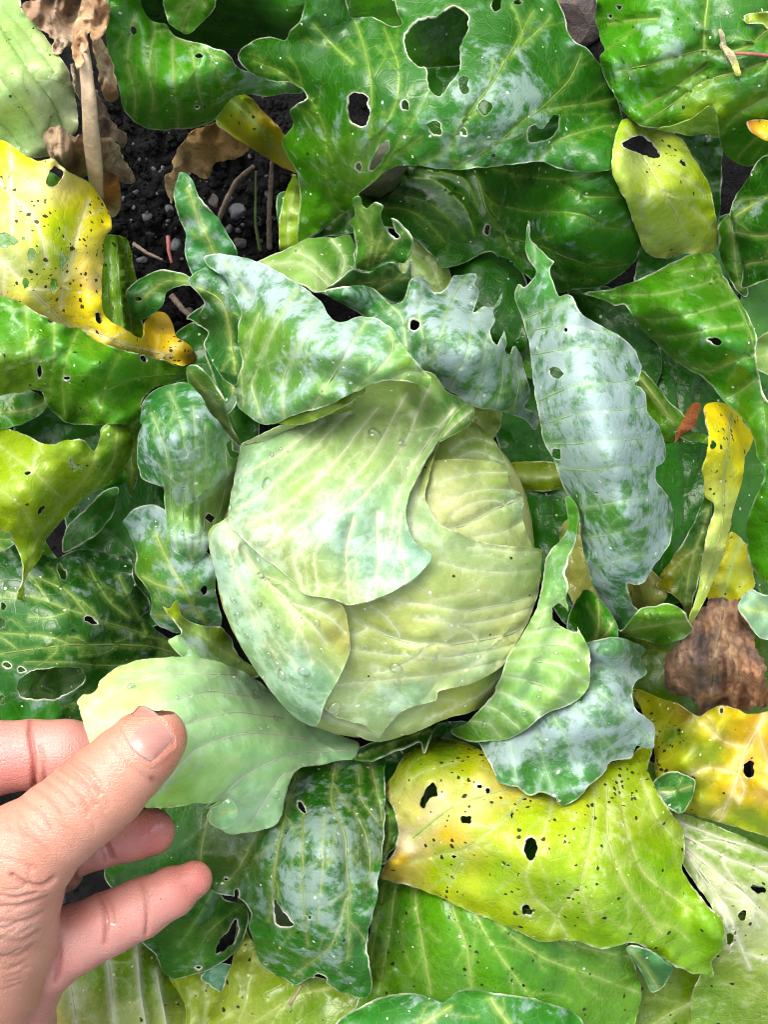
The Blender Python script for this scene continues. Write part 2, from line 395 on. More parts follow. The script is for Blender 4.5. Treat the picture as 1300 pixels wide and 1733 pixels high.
def leaf(key, pl, outline, z, col, mat='dark', vcol='#b9cf6e', veins=(), holes=(), bloom=0.0, speck=0.0, name='leaf', head=False,
         wob=(.34, 120), pucker=.06, groove=.07, curl=.12, ripple=.24, jag=1.7, rim=2.6, vw=3.4, gap=.0013, g=7.0, branch=True, thick=.0005,
         crumple=0.0, drape=True, label=None, bspace=58, alb_k=1.0):
    global ZMAX
    seed = zlib.crc32(key.encode()) & 0xffff; r = np.random.default_rng(seed)
    o = pts(outline) if isinstance(outline, str) else np.asarray(outline, float)
    B = catmull(o, True, 3.6)
    area = .5 * np.sum(B[:, 0] * np.roll(B[:, 1], -1) - np.roll(B[:, 0], -1) * B[:, 1])
    if area < 0: B = B[::-1]
    def offs(Q, amt):
        tng = np.roll(Q, -1, 0) - np.roll(Q, 1, 0); tng /= np.hypot(*tng.T)[:, None] + 1e-9
        return Q + np.stack([-tng[:, 1], tng[:, 0]], -1) * amt
    al = np.arange(len(B)) * 3.6
    jn = vnoise(al / 16, al * 0 + .5, seed) * .9 + vnoise(al / 6, al * 0 + .5, seed + 1) * .45
    bite = np.clip(vnoise(al / 30, al * 0 + .5, seed + 2) - .45, 0, 1) * 5
    B = offs(B, (jag * (jn + bite))[:, None])
    loops = [B]; HB = []
    for h in holes:
        if isinstance(h, str): hp = pts(h)
        else:
            cu, cv, ra, rb = h[:4]; an = h[4] if len(h) > 4 else r.uniform(0, 3)
            aa = np.linspace(0, 2 * math.pi, 9)[:-1]; k = 1 + r.uniform(-.22, .22, 8)
            x, y = np.cos(aa) * ra * k, np.sin(aa) * rb * k; hp = np.stack([cu + x * math.cos(an) - y * math.sin(an) if len(h) > 4 else cu + x, cv + x * math.sin(an) + y * math.cos(an) if len(h) > 4 else cv + y], -1)
        hp = catmull(hp, True, 3.0); ha = np.arange(len(hp)) * 3.; hp = offs(hp, (1.3 * vnoise(ha / 9, ha * 0 + len(HB), seed + 50) + .9 * vnoise(ha / 4, ha * 0 + len(HB), seed + 51))[:, None]); HB.append(hp); loops.append(hp)
    allB = np.concatenate(loops)
    # veins
    VL = []
    RB = []
    for v in veins:
        if isinstance(v, str): wd = vw; vp = pts(v)
        else: vp = pts(v[0]); wd = v[1]
        vp = catmull(vp, False, 5.0); n = len(vp); is_rib = (not isinstance(v, str)) and wd >= 2.4
        vp = vp + np.stack([vnoise(np.arange(n) / 9., np.full(n, .3), seed + 11), vnoise(np.arange(n) / 9., np.full(n, .7), seed + 12)], -1) * 2.2
        VL.append((vp, np.linspace(wd, wd * .5, n)))
        if is_rib: RB.append((vp, wd))
        if branch:
            for bl, bw in branches(vp, wd * .45, r, B, spacing=bspace, length=bspace * 1.15):
                q = catmull(bl, False, 5.0); VL.append((q, np.linspace(max(bw, 1.3), 1.0, len(q))))
    vc = []; vwid = []; vpts = []; vstr = []
    for vp, wd in VL:
        ok = inside(B, vp)
        if ok.sum() < 3: continue
        tng = np.gradient(vp, axis=0); tng /= np.hypot(*tng.T)[:, None] + 1e-9; nr = np.stack([-tng[:, 1], tng[:, 0]], -1)
        vc.append(vp[ok]); vwid.append(wd[ok]); vstr.append(np.full(ok.sum(), 1.0 if wd[0] > 1.75 else .46))
        vpts += [vp[ok], (vp + nr * wd[:, None])[ok], (vp - nr * wd[:, None])[ok]]
    # points
    ins = [offs(B, rim)] + [offs(h, -rim * .9 if (np.sum(h[:, 0] * np.roll(h[:, 1], -1) - np.roll(h[:, 0], -1) * h[:, 1]) > 0) else rim * .9) for h in HB]
    lo, hi = B.min(0), B.max(0)
    gx = np.arange(lo[0], hi[0], g); gy = np.arange(lo[1], hi[1], g * .866)
    X, Y = np.meshgrid(gx, gy); X[1::2] += g / 2
    G = np.stack([X.ravel(), Y.ravel()], -1) + r.uniform(-.18, .18, (X.size, 2)) * g
    def keep(Q, dmin):
        m = inside(B, Q)
        for h in HB: m &= ~inside(h, Q)
        Q = Q[m]
        if len(Q) == 0: return Q
        d, _ = dist_pts(Q, allB); return Q[d > dmin]
    IN = keep(np.concatenate(ins), rim * .75)
    VP = keep(np.concatenate(vpts), rim * 1.25) if vpts else np.zeros((0, 2))
    G = keep(G, rim * 1.7)
    if len(VP):
        d, _ = dist_pts(G, VP); G = G[d > g * .55]
        # thin vein points that crowd each other
        key2 = np.unique(np.round(VP / 1.6).astype(int), axis=0, return_index=True)[1]; VP = VP[np.sort(key2)]
    allp = np.concatenate([allB, IN, VP, G]); E = []; k = 0
    for L in loops:
        n = len(L); E += [(k + i, k + (i + 1) % n) for i in range(n)]; k += n
    res = geometry.delaunay_2d_cdt([Vector(p) for p in allp], E, [], 0, 1e-4)
    q = np.array([(a.x, a.y) for a in res[0]]); F = np.array([f for f in res[2] if len(f) == 3], int)
    c = q[F].mean(1); m = inside(B, c)
    for h in HB: m &= ~inside(h, c)
    F = F[m]
    used = np.unique(F); remap = -np.ones(len(q), int); remap[used] = np.arange(len(used)); q = q[used]; F = remap[F]
    e1 = q[F[:, 1]] - q[F[:, 0]]; e2 = q[F[:, 2]] - q[F[:, 0]]
    flip = (e1[:, 0] * e2[:, 1] - e1[:, 1] * e2[:, 0]) > 0          # photo rows run downwards
    F[flip] = F[flip][:, ::-1]
    de, _ = dist_pts(q, allB); do, _ = dist_pts(q, B)
    rimv = np.clip(1 - de / np.where(do > de + .5, rim, rim * .8), 0, 1) * np.where(do > de + .5, 1.0, .85) * np.clip(.45 + 1.0 * vnoise(q[:, 0] / 34, q[:, 1] / 34, seed + 40) + .3 * vnoise(q[:, 0] / 11, q[:, 1] / 11, seed + 41), .12, 1)
    if vc:
        VC = np.concatenate(vc); VW = np.concatenate(vwid); dv, j = dist_pts(q, VC); ww = VW[j]
        veinv = np.clip(1.4 - dv / ww, 0, 1) * np.concatenate(vstr)[j]; dv = np.maximum(dv - 0, 0)
        big = np.concatenate(vstr) > .9
        dm = dist_pts(q, VC[big])[0] if big.any() else dv
    else: dm = np.full(len(q), 99.); veinv = np.zeros(len(q)); dv = np.full(len(q), 99.); ww = np.ones(len(q))
    # height in metres
    zz = tps([(a, b, c_ / 100) for a, b, c_ in z])(q)
    if head: zz = zz + head_z(q)
    else: zm = np.mean([c_[2] for c_ in z]) / 100; zz = zm + 1.3 * (zz - zm)
    zz = zz + wob[0] / 100 * (vnoise(q[:, 0] / wob[1], q[:, 1] / wob[1], seed + 3) + .5 * vnoise(q[:, 0] / wob[1] * 2.1, q[:, 1] / wob[1] * 2.1, seed + 4))
    zz += pucker / 100 * vnoise(q[:, 0] / 34, q[:, 1] / 34, seed + 5) + pucker / 220 * vnoise(q[:, 0] / 15, q[:, 1] / 15, seed + 6)
    zz -= groove / 100 * np.exp(-(dv / (ww * 2.2)) ** 2 * .5) * np.clip((ww - 1.2) / 1.8, .12, 1.2)
    zz += groove / 100 * .35 * (1 - np.exp(-dm / 16))
    zz -= .4 * curl / 100 * np.exp(-do / 13)
    zz += ripple / 100 * np.exp(-do / 26) * (1.4 * vnoise(q[:, 0] / 42, q[:, 1] / 42, seed + 7) + 1.0 * vnoise(q[:, 0] / 19, q[:, 1] / 19, seed + 17))
    if crumple:
        rid = lambda s, sd: 1 - np.abs(vnoise(q[:, 0] / s + .8 * vnoise(q[:, 0] / 60, q[:, 1] / 60, sd + 3), q[:, 1] / (s * 2.6), sd)) * 2
        zz += crumple / 100 * (rid(38, seed + 20) + .5 * rid(17, seed + 21) + .25 * rid(8, seed + 22))
    # rest on whatever lies underneath
    if drape:
        own = splat(q, zz); has = own > -.5
        D = np.where(has, np.maximum(ZMAX + gap - own, 0), 0)
        if D.max() > 0:
            for _ in range(3): D = shift_max(D)
            for _ in range(4): D = blur(D)
            zz = zz + grid_sample(D, q)
            zz = np.maximum(zz, grid_sample(ZMAX, q) + gap * .55)
    Gz = splat(q, zz); ZMAX = np.maximum(ZMAX, Gz)
    # close pinholes in the raster
    nb = shift_max(Gz); inc = (Gz < -.5) & (blur((Gz > -.5).astype(float)) > .55); ZMAX = np.where(inc, np.maximum(ZMAX, nb), ZMAX)
    XYZ = P(q[:, 0], q[:, 1], zz)
    base = np.array(PLANTS[pl].location)
    ob = link_mesh(name, XYZ - base, F, M[mat], PLANTS[pl])
    cc = np.tile(lin(col), (len(q), 1)) if isinstance(col, str) else idw([(a, b, lin(c_)) for a, b, c_ in col], q + 14 * np.stack([vnoise(q[:, 0] / 30, q[:, 1] / 30, seed + 8), vnoise(q[:, 0] / 30, q[:, 1] / 30, seed + 9)], -1))
    sat, alb, warm = TONE.get(mat, (1, .8, 0)); alb *= alb_k
    lum = (cc @ np.array([.3, .59, .11]))[:, None]; cc = np.clip(lum + (cc - lum) * sat, .004, 1) * alb / ALB
    cc[:, 0] += warm * cc[:, 1]; cc[:, 2] *= 1 - 1.6 * warm
    bb = np.full(len(q), bloom) if np.isscalar(bloom) else idw(bloom, q)[:, 0]
    if mat == 'wax': bb = bb * .9
    sp = np.full(len(q), speck) if np.isscalar(speck) else idw(speck, q)[:, 0]
    halo = (HALO.get(mat, .25) * np.exp(-(dm / 9) ** 1.3))[:, None]; vl = lin(vcol) * (TONE.get(mat, (1, .8, 0))[1] / ALB) ** (1.3 if mat == 'dark' else .7); cc = cc * (1 - halo) + vl * halo
    n1 = .5 + .38 * vnoise(q[:, 0] / 62, q[:, 1] / 62, seed + 30) + .22 * vnoise(q[:, 0] / 27, q[:, 1] / 27, seed + 31)
    add_attr(ob.data, 'col', cc * ALB); add_attr(ob.data, 'vcol', np.concatenate([np.tile(vl * ALB, (len(q), 1)), n1[:, None]], 1))
    add_attr(ob.data, 'a1', np.stack([veinv, rimv, bb, sp], -1))
    sharp_border(ob.data)
    s = ob.modifiers.new('thickness', 'SOLIDIFY'); s.thickness = thick; s.offset = -1
    if label: ob['label'] = label
    for vp, wd in RB: add_rib(ob, vp, wd, B, HB, q, zz, base, vl * min(alb_k, 1.3), mat, bb, seed)
    LEAVES.append((key, ob)); return ob
ALB = 0.80
HALO = {'wax': .22, 'head': .12, 'dark': .05, 'lime': .10, 'yellow': .12}
TONE = {'dark': (1.36, .60, .12), 'wax': (1.12, .66, .02), 'lime': (1.22, .66, .0), 'yellow': (1.2, .84, 0), 'head': (1.14, .55, .0)}   # saturation, reflectance, warmth
def surface_z(u, v): return float(grid_sample(ZMAX, np.array([[u, v]], float))[0])
# ------------------------------------------------------------------ the plants of the bed
plant('main', 645, 950, 'pale green cabbage head ringed by torn grey-green leaves, one held by fingers')
plant('top', 640, 330, 'cabbage plant with one huge dark green hole-riddled leaf folded above the round head')
plant('upleft', 250, -60, 'cabbage plant with shiny mid green drooping leaf beside a shrivelled brown stalk')
plant('left', -60, 640, 'cabbage plant with black-speckled yellow leaf over glossy green leaves, beside bare soil')
plant('upright', 1330, 140, 'cabbage plant with broad green leaf that carries a fallen red-stalked bud scrap')
plant('right', 1340, 760, 'cabbage plant with long ribbed green leaf draped over a curled yellow strip')
plant('lowright', 1340, 1330, 'cabbage plant with rotting brown leaf above mottled yellow leaves and pale ribbed leaf')
plant('bottom', 700, 1800, 'cabbage plant with big lime green leaf, yellow blotch and black specks, below the head')

# ---- deep leaves at the bottom of the heap
leaf('f1', 'top', '470,-60 860,-60 860,180 700,210 640,120 540,70', [(600, -50, 13.4), (800, -50, 13.4), (700, 190, 11.4)], '#4a8c34', veins=['760,180 720,90 690,-20', '640,120 600,40 580,-40', '720,90 790,60 830,0'], vcol='#5f9440', groove=.03, wob=(.1, 150), ripple=.02)
leaf('f2', 'main', '780,620 900,560 1000,700 1010,980 960,1060 880,900 840,740', [(900, 700, 6.5), (960, 950, 6.5)], '#357c22', veins=['880,640 920,800 960,980'], vcol='#3f7024')
leaf('f3', 'right', '1030,500 1130,540 1230,660 1230,860 1190,1000 1100,1010 1080,700', [(1100, 560, 7), (1180, 900, 7.5)], '#357c22', veins=['1110,520 1150,700 1160,920', '1190,640 1150,740', '1200,760 1155,860'], vcol='#3f7024')
leaf('f4', 'left', '100,820 210,780 300,860 330,1000 250,1060 150,980', [(160, 860, 5.5), (280, 1000, 6)], '#357c22', veins=['120,850 200,910 290,1010'], vcol='#3f7024')
leaf('f5', 'bottom', '560,1290 780,1220 830,1300 720,1380 640,1500 600,1400', [(680, 1260, 4.5), (660, 1400, 5)], '#357c22', veins=['780,1240 700,1300 640,1420'], vcol='#3f7024')
leaf('f6', 'right', '960,880 1060,930 1130,1000 1080,1060 990,1050 950,960', [(1000, 950, 4.2), (1080, 1020, 5)], '#c2c67a', mat='lime')
leaf('f7', 'upright', '1090,410 1160,400 1250,360 1260,480 1180,560 1080,520', [(1150, 470, 6)], '#357c22', veins=['1100,430 1170,460 1240,500'], vcol='#3f7024')
leaf('f8', 'left', '-60,820 60,900 120,1000 60,1060 -60,1060', [(0, 940, 7)], '#4f8a2c', veins=['-50,900 40,960 80,1040'])
leaf('f9', 'main', '840,530 905,540 920,600 900,640 860,610', [(870, 580, 7.5)], '#4f8e30', veins=['845,560 880,575 915,590', '850,590 880,600 910,615'], vw=4, groove=-.1, vcol='#5f9440')
leaf('f10', 'main', '856,786 945,784 962,826 868,828', [(900, 805, 6.2)], '#8fae52', name='petiole', veins=['850,808 960,806'], vw=8, groove=-.2, branch=False)
leaf('f11', 'main', '805,680 850,690 842,735 822,748 800,730', [(825, 710, 8.5)], '#a8bd70', mat='lime')
leaf('f12', 'lowright', '1260,480 1340,440 1340,1010 1250,1010 1205,900 1240,760', [(1300, 700, 7.5)], '#4a8c2c', veins=['1320,480 1300,700 1290,950'], vcol='#5f9440')
leaf('f13', 'lowright', '1100,1560 1240,1540 1340,1600 1340,1800 1000,1800 1040,1650', [(1150, 1700, 5)], '#7d9a3e', mat='lime', speck=.3, veins=['1330,1620 1200,1680 1060,1760'])
leaf('f14', 'main', '800,455 835,470 880,520 905,560 860,560 815,520', [(840, 510, 8)], '#2b6a22', veins=['805,462 850,510 890,555'], vcol='#5f9440')

leaf('f15', 'left', '30,690 120,690 250,690 250,780 180,830 90,800 30,760', [(60, 730, 8.5), (220, 740, 8)], '#357c22', vcol='#3f7024', veins=['240,710 150,740 60,750'])
leaf('f16', 'left', '-60,1090 60,1100 180,1110 190,1200 60,1240 -60,1240', [(0, 1160, 6.8), (150, 1150, 6.5)], '#4a8a34', vcol='#86b050', veins=['-40,1200 60,1165 170,1130', '60,1165 80,1130', '60,1165 110,1190'])
leaf('f17', 'left', '-70,280 60,280 130,330 160,420 150,520 40,560 -70,540', [(30, 400, 7)], '#5f9a34', vcol='#8fb850', veins=['-40,300 60,400 120,510'])
leaf('f18', 'main', '470,330 560,340 640,420 700,470 720,540 620,520 500,470', [(560, 420, 7), (660, 500, 7.5)], '#357c22', vcol='#3f7024', veins=['500,360 580,430 680,520'])
leaf('f19', 'bottom', '400,1440 560,1440 600,1560 540,1640 430,1600', [(500, 1540, 6.5)], '#5f7a4a', vcol='#7a9a5a', veins=['440,1460 500,1560 540,1620'])
leaf('f20', 'bottom', '700,1300 920,1300 960,1480 900,1600 760,1500', [(820, 1420, 9)], '#4f8a2c', vcol='#86b050', veins=['740,1320 840,1430 900,1570'])
leaf('f21', 'main', '300,560 420,540 440,700 420,800 340,760 300,660', [(360, 620, 6.5)], '#2f7020', vcol='#5f9440', veins=['400,720 360,640 340,570'])
leaf('f22', 'top', '700,420 860,430 900,520 880,600 800,560 720,500', [(800, 500, 6.8)], '#2f7020', vcol='#5f9440', veins=['720,440 800,500 870,570'])
leaf('f23', 'right', '960,480 1060,500 1120,600 1090,680 1000,560', [(1040, 560, 6)], '#2a6a1a', vcol='#5f9440', veins=['980,490 1040,560 1090,650'])
leaf('f24', 'lowright', '1090,1290 1200,1340 1340,1370 1340,1500 1200,1480 1120,1420', [(1200, 1400, 6.8)], '#6f9a2c', mat='lime', vcol='#9ab850', veins=['1110,1320 1200,1400 1330,1450'])
leaf('f25', 'lowright', '1060,1060 1180,1040 1320,1060 1320,1240 1180,1240 1060,1180', [(1200, 1140, 5.6)], '#5a7a24', mat='lime', vcol='#8aa040', veins=['1080,1080 1200,1150 1310,1200'])
# ---- upper left
leaf('T4', 'upleft', '215,-60 590,-60 530,40 500,72 450,80 420,86 330,78 270,60 235,20', [(300, -50, 11.5), (500, -50, 12), (300, 70, 7.5), (500, 70, 7.5)], '#337a24', veins=['250,10 350,45 480,62', '330,-30 420,10 520,20', '300,-10 400,28 500,40'], vcol='#5f9440', groove=.03, wob=(.1, 150))
leaf('T7', 'upleft', '390,205 330,222 305,245 290,275 280,300 281,325 290,345 298,320 310,300 330,294 350,302 362,280 390,268 420,250', [(290, 330, 2), (330, 250, 4), (400, 240, 5)],
     [(340, 230, '#c09a4e'), (300, 280, '#b79a62'), (380, 250, '#8a6a2a'), (290, 330, '#c9ad77')], mat='dry', name='dried_leaf', crumple=.3, jag=4, label='tan dried leaf hanging over the soil')
leaf('T6', 'upleft', '385,150 425,165 442,185 470,215 487,245 503,292 480,284 455,270 425,252 395,230 365,205', [(400, 180, 6.5), (450, 230, 6), (500, 290, 5)],
     [(390, 180, '#6f9a2c'), (430, 220, '#a8ad2a'), (465, 250, '#d6c433'), (500, 285, '#eed43c'), (450, 200, '#c9b040')], mat='yellow', speck=.5, veins=['390,170 440,220 498,285'])
leaf('T3', 'upleft', '215,-60 188,-20 178,40 180,75 190,115 200,150 208,180 224,204 256,220 304,219 340,213 368,199 392,166 424,160 452,163 480,160 512,157 504,144 460,132 408,116 384,90 340,74 296,62 280,42 256,34 240,8 236,-60',
     [(230, 40, 10.5), (200, 130, 9.5), (240, 215, 7.5), (300, 140, 11.5), (330, 212, 7.8), (400, 130, 10.5), (400, 162, 9), (505, 150, 9), (300, 65, 10)], '#4f9c33', vcol='#a9cc6a', bloom=[(320, 130, .42), (430, 140, .6), (220, 60, .1), (250, 200, .1)], speck=.06,  # bloom towards the tail also paints in the leaf's highlight
     veins=['262,40 252,100 258,160 252,214', '290,70 292,130 300,180 300,214', '322,78 330,130 345,180', '345,82 365,120 380,150', '225,30 215,90 226,150 228,195', ('240,0 300,62 400,110 500,150', 2.5)],
     holes=[(225, 52, 5, 9), (335, 94, 8, 5), (333, 182, 4, 3)], wob=(.2, 120), groove=.12, curl=.3)
leaf('T5', 'upleft', '275,-60 385,-60 368,-5 362,14 342,38 322,56 312,58 298,50 281,34', [(330, 0, 11.5), (310, 50, 10.5)], '#5aa03c', bloom=.25, veins=['350,-40 325,10 308,50', ('330,0 300,20', 2), ('335,-10 350,15', 2)])

# ---- dry leaf with stalk
leaf('L1', 'left', '-70,-60 22,-30 36,12 62,42 82,70 98,92 116,122 128,168 131,205 128,222 112,236 88,262 50,270 20,262 -70,245', [(0, 60, 12), (90, 140, 13), (120, 200, 12), (30, 230, 12), (30, 120, 13.5)],
     [(10, 60, '#a9c582'), (80, 120, '#b4c988'), (30, 200, '#9ec680'), (110, 200, '#bfc79c'), (90, 150, '#cfd3b0')], mat='lime', vcol='#8faf5e', bloom=.22, alb_k=1.15, speck=.35, veins=[('-20,20 40,110 90,180 110,225', 4), '-30,100 30,170 60,220', '0,10 60,80 110,150', '-40,180 10,220 40,255'], groove=.1, name='leaf')
leaf('D1b', 'left', '36,8 60,-2 80,-60 200,-60 160,20 128,46 118,80 96,90 86,66 62,42', [(60, 20, 10), (130, 10, 11), (100, 80, 10)], [(60, 25, '#b8926e'), (110, 30, '#d2b898'), (140, 0, '#a8927a'), (100, 80, '#e6d0ac')], mat='dry', name='dried_leaf', crumple=.8, jag=5, wob=(.5, 60), g=4)
leaf('D1c', 'left', '72,228 100,212 126,232 142,228 166,232 180,222 200,250 228,305 212,310 190,300 168,296 140,302 120,292 100,284 84,262', [(80, 235, 9), (130, 260, 9), (190, 260, 8), (220, 305, 6)], [(100, 240, '#d2b692'), (150, 270, '#aa8250'), (200, 280, '#f0d8ae'), (120, 280, '#705230')], mat='dry', name='dried_leaf', crumple=.8, jag=5, wob=(.4, 60), g=4)
leaf('D1e', 'left', '166,292 196,296 205,330 200,356 190,368 178,352 168,320', [(180, 330, 5)], [(180, 300, '#7a4a1c'), (190, 325, '#d58a22'), (195, 360, '#b7b06a')], mat='dry', name='dried_leaf', crumple=.15)
leaf('D1d', 'left', '118,105 138,112 158,150 176,180 190,205 212,238 206,246 188,236 160,222 146,190 128,150', [(130, 120, 11.5), (200, 235, 10)], [(140, 140, '#baa492'), (180, 200, '#96806a'), (200, 240, '#806c5a')], mat='dry', name='dried_leaf', crumple=.8, jag=5, g=4)
leaf('D1a', 'left', '192,-60 190,0 182,40 172,66 186,92 190,130 202,158 192,170 172,166 166,110 152,56 140,100 128,118 120,84 120,50 134,20 150,-60', [(150, 20, 12.5), (130, 90, 12), (190, 150, 11), (180, 80, 12.3)], [(150, 30, '#ecca9a'), (130, 80, '#d0a474'), (185, 120, '#fae0b4'), (165, 20, '#c89a6a'), (195, 160, '#92683e')], mat='dry', name='dried_leaf', crumple=.8, jag=5, wob=(.4, 60), g=4, label='crinkled tan withered leaf blade')
def tube_part(pl, name, path, radii, mat, label=None):
    p = np.array([P(u, v, z / 100) for u, v, z in path]); n = 30; t = np.linspace(0, len(p) - 1, n)
    q = np.stack([np.interp(t, np.arange(len(p)), p[:, i]) for i in range(3)], -1); rr = np.interp(t, np.linspace(0, len(p) - 1, len(radii)), radii)
    for _ in range(3): q[1:-1] = (q[:-2] + 2 * q[1:-1] + q[2:]) / 4
    vs, fs = [], []; S = 14
    for i in range(n):
        dd = q[min(i + 1, n - 1)] - q[max(i - 1, 0)]; dd /= np.linalg.norm(dd); a = np.cross(dd, [0, 0, 1]); a /= np.linalg.norm(a); b = np.cross(dd, a)
        for j in range(S):
            an = 6.2832 * j / S; r = rr[i] * (1 + .10 * math.sin(3 * an + .15 * i) + .05 * math.sin(5 * an - .1 * i) + .03 * math.sin(i * 1.1))
            vs.append(q[i] - np.array(PLANTS[pl].location) + r * (math.cos(an) * a * 1.15 + math.sin(an) * b * .75))
    for i in range(n - 1):
        for j in range(S): fs.append((i * S + j, i * S + (j + 1) % S, (i + 1) * S + (j + 1) % S, (i + 1) * S + j))
    fs += [tuple(range(S))[::-1], tuple(range((n - 1) * S, n * S))]
    o = link_mesh(name, vs, fs, M[mat], PLANTS[pl])
    if label: o['label'] = label
    return o
tube_part('left', 'dried_stalk', [(138, 50, 13.6), (143, 100, 14), (150, 160, 13.8), (154, 220, 12.8), (160, 280, 11.2), (164, 330, 9)], [.0012, .0018, .0022, .0025, .0026, .0024], 'straw', 'smooth straw-coloured dead leaf stalk')

# ---- left
leaf('L2b', 'left', '174,402 198,398 216,408 224,440 231,475 234,520 246,585 180,580 168,500', [(200, 405, 5.5), (205, 470, 8.5), (215, 570, 8.5)], '#8fb544', mat='lime', vcol='#5d8a24', veins=[('196,402 200,480 206,570', 4), ('212,410 216,480 226,570', 3), ('184,410 184,480 190,570', 3)], groove=.25, branch=False, speck=.15)
leaf('L2', 'left', '-70,225 0,236 30,254 62,272 90,268 112,290 145,305 165,326 184,362 189,386 178,408 174,440 171,482 172,520 180,538 214,560 240,572 246,545 262,528 280,530 292,548 300,570 320,584 332,606 318,620 280,612 240,602 190,590 100,590 -70,560',
     [(20, 260, 11), (100, 300, 11.5), (180, 370, 9.5), (90, 420, 12.5), (165, 500, 10), (0, 480, 12), (260, 560, 7), (325, 605, 6), (60, 350, 12.3)],
     [(15, 275, '#f4e43a'), (60, 330, '#f4e9a8'), (110, 300, '#e9d48e'), (150, 350, '#f0e02c'), (100, 390, '#b4c828'), (90, 430, '#a2c02c'), (30, 390, '#f1e27a'), (140, 440, '#f3dc80'), (165, 470, '#f5d9a0'), (20, 450, '#d9dd9c'), (60, 490, '#c3cf6e'), (130, 500, '#e8d45a'), (175, 540, '#f4da1e'), (230, 585, '#f3d716'), (280, 550, '#e6bf6a'), (300, 600, '#f3d41c'), (325, 600, '#7a6136'), (30, 530, '#e8dc7e')],
     mat='yellow', vcol='#f2eab4', bloom=.12, speck=[(30, 300, .9), (120, 340, 1.2), (150, 450, 1.5), (220, 590, 1.4), (30, 500, .6), (290, 570, 2)],
     veins=[('-20,420 40,480 100,540 150,580', 4), '16,260 18,330 20,400', '100,520 112,460 130,400 150,340', '100,520 106,480 104,440', '-10,300 60,380 80,450', ('150,560 200,580 290,605', 2.5)],
     holes=['76,308 90,281 108,294 97,312 82,315', (53, 430, 6, 13), (6, 408, 20, 13), (107, 440, 7, 12), (91, 486, 6, 14), (42, 480, 5, 9), (166, 538, 6, 9), (76, 341, 2.5, 4), (39, 405, 4, 4)], groove=.1, name='leaf', label='yellow leaf peppered with black specks and holes')
leaf('L6', 'left', '200,826 196,850 190,872 168,900 140,920 106,936 106,915 114,890 148,858 175,832', [(180, 850, 6.5), (120, 920, 6.5)], '#357c22', veins=['190,840 150,885 112,928'], bloom=.1, vcol='#5f9440')
leaf('L5', 'left', '-70,925 0,932 30,918 92,945 120,932 152,927 188,938 216,942 224,956 226,980 240,1000 250,1010 254,1032 240,1044 256,1058 275,1074 322,1108 300,1150 200,1200 100,1220 -70,1230',
     [(0, 960, 9), (150, 935, 8), (225, 970, 7.5), (130, 1010, 9.5), (310, 1108, 6), (80, 1100, 10.2), (0, 1200, 9), (200, 1140, 8.5)], [(120, 970, '#15572a'), (60, 1060, '#1d6a30'), (200, 980, '#14502a'), (30, 1190, '#2f7a34')], vcol='#9fc25e',
     bloom=[(30, 960, .45), (130, 980, .45), (250, 1080, .45), (60, 1060, .05), (40, 1150, .45)], speck=.05,
     veins=[('318,1108 240,1072 150,1044 70,1015 10,1000', 4.5), ('300,1105 200,1090 90,1095 0,1106', 4), '218,1042 185,1020 160,980 148,955', '235,1046 215,1010 200,975', ('290,1112 200,1125 120,1122 40,1120', 3), '150,1044 110,1000 60,975', '130,1092 60,1075 0,1070', '250,1120 180,1160 110,1195'],
     holes=['28,1160 52,1136 100,1130 136,1132 144,1148 128,1168 88,1184 40,1182', (12, 1126, 7, 5), (34, 1134, 7, 5), (2, 1055, 6, 10), (4, 1026, 5, 7), (154, 1050, 11, 5, .4), (104, 968, 6, 14, -.4), (2, 1185, 6, 8)], groove=0.07)
leaf('L4b', 'left', '206,716 238,714 230,760 233,800 228,830 219,836 212,800 205,770', [(220, 730, 10), (224, 830, 6)], '#6d9a2a', mat='lime', veins=[('222,716 222,770 224,828', 2.5)], speck=.1, rim=3)
leaf('L4', 'left', '-70,712 0,718 40,735 80,752 120,744 142,745 158,762 166,742 172,722 196,716 218,722 224,760 206,800 180,820 140,844 100,886 78,912 68,944 46,974 40,1012 27,1014 31,988 38,960 26,925 12,902 -70,890',
     [(0, 740, 10), (0, 850, 12), (90, 770, 12.2), (160, 780, 11.5), (210, 740, 10), (200, 800, 8.5), (110, 870, 9.5), (40, 960, 9), (35, 1010, 8.5), (60, 850, 12)],
     [(60, 800, '#a3bb3a'), (150, 780, '#94b22e'), (30, 880, '#a8c04a'), (190, 770, '#6f9d22'), (60, 930, '#9dbb4e')], mat='lime', vcol='#b9cc62', speck=.16, bloom=[(40, 850, .3), (150, 780, .1)],
     veins=['172,724 150,800 100,860 60,920 36,1005', '-20,740 60,800 110,850', '-40,800 30,850 60,900', '200,730 190,780 160,830'], holes=[(122, 786, 4, 13, -.35), (136, 790, 3, 5), (70, 862, 4, 8, .6), (46, 800, 5, 3)], wob=(.4, 90), groove=.05, pucker=.1, ripple=.25)
leaf('L3c', 'left', '-70,640 10,640 78,678 70,700 40,716 0,726 -70,720', [(0, 680, 10.2)], '#4e8a20', mat='lime', veins=['-20,700 40,696 76,682'])
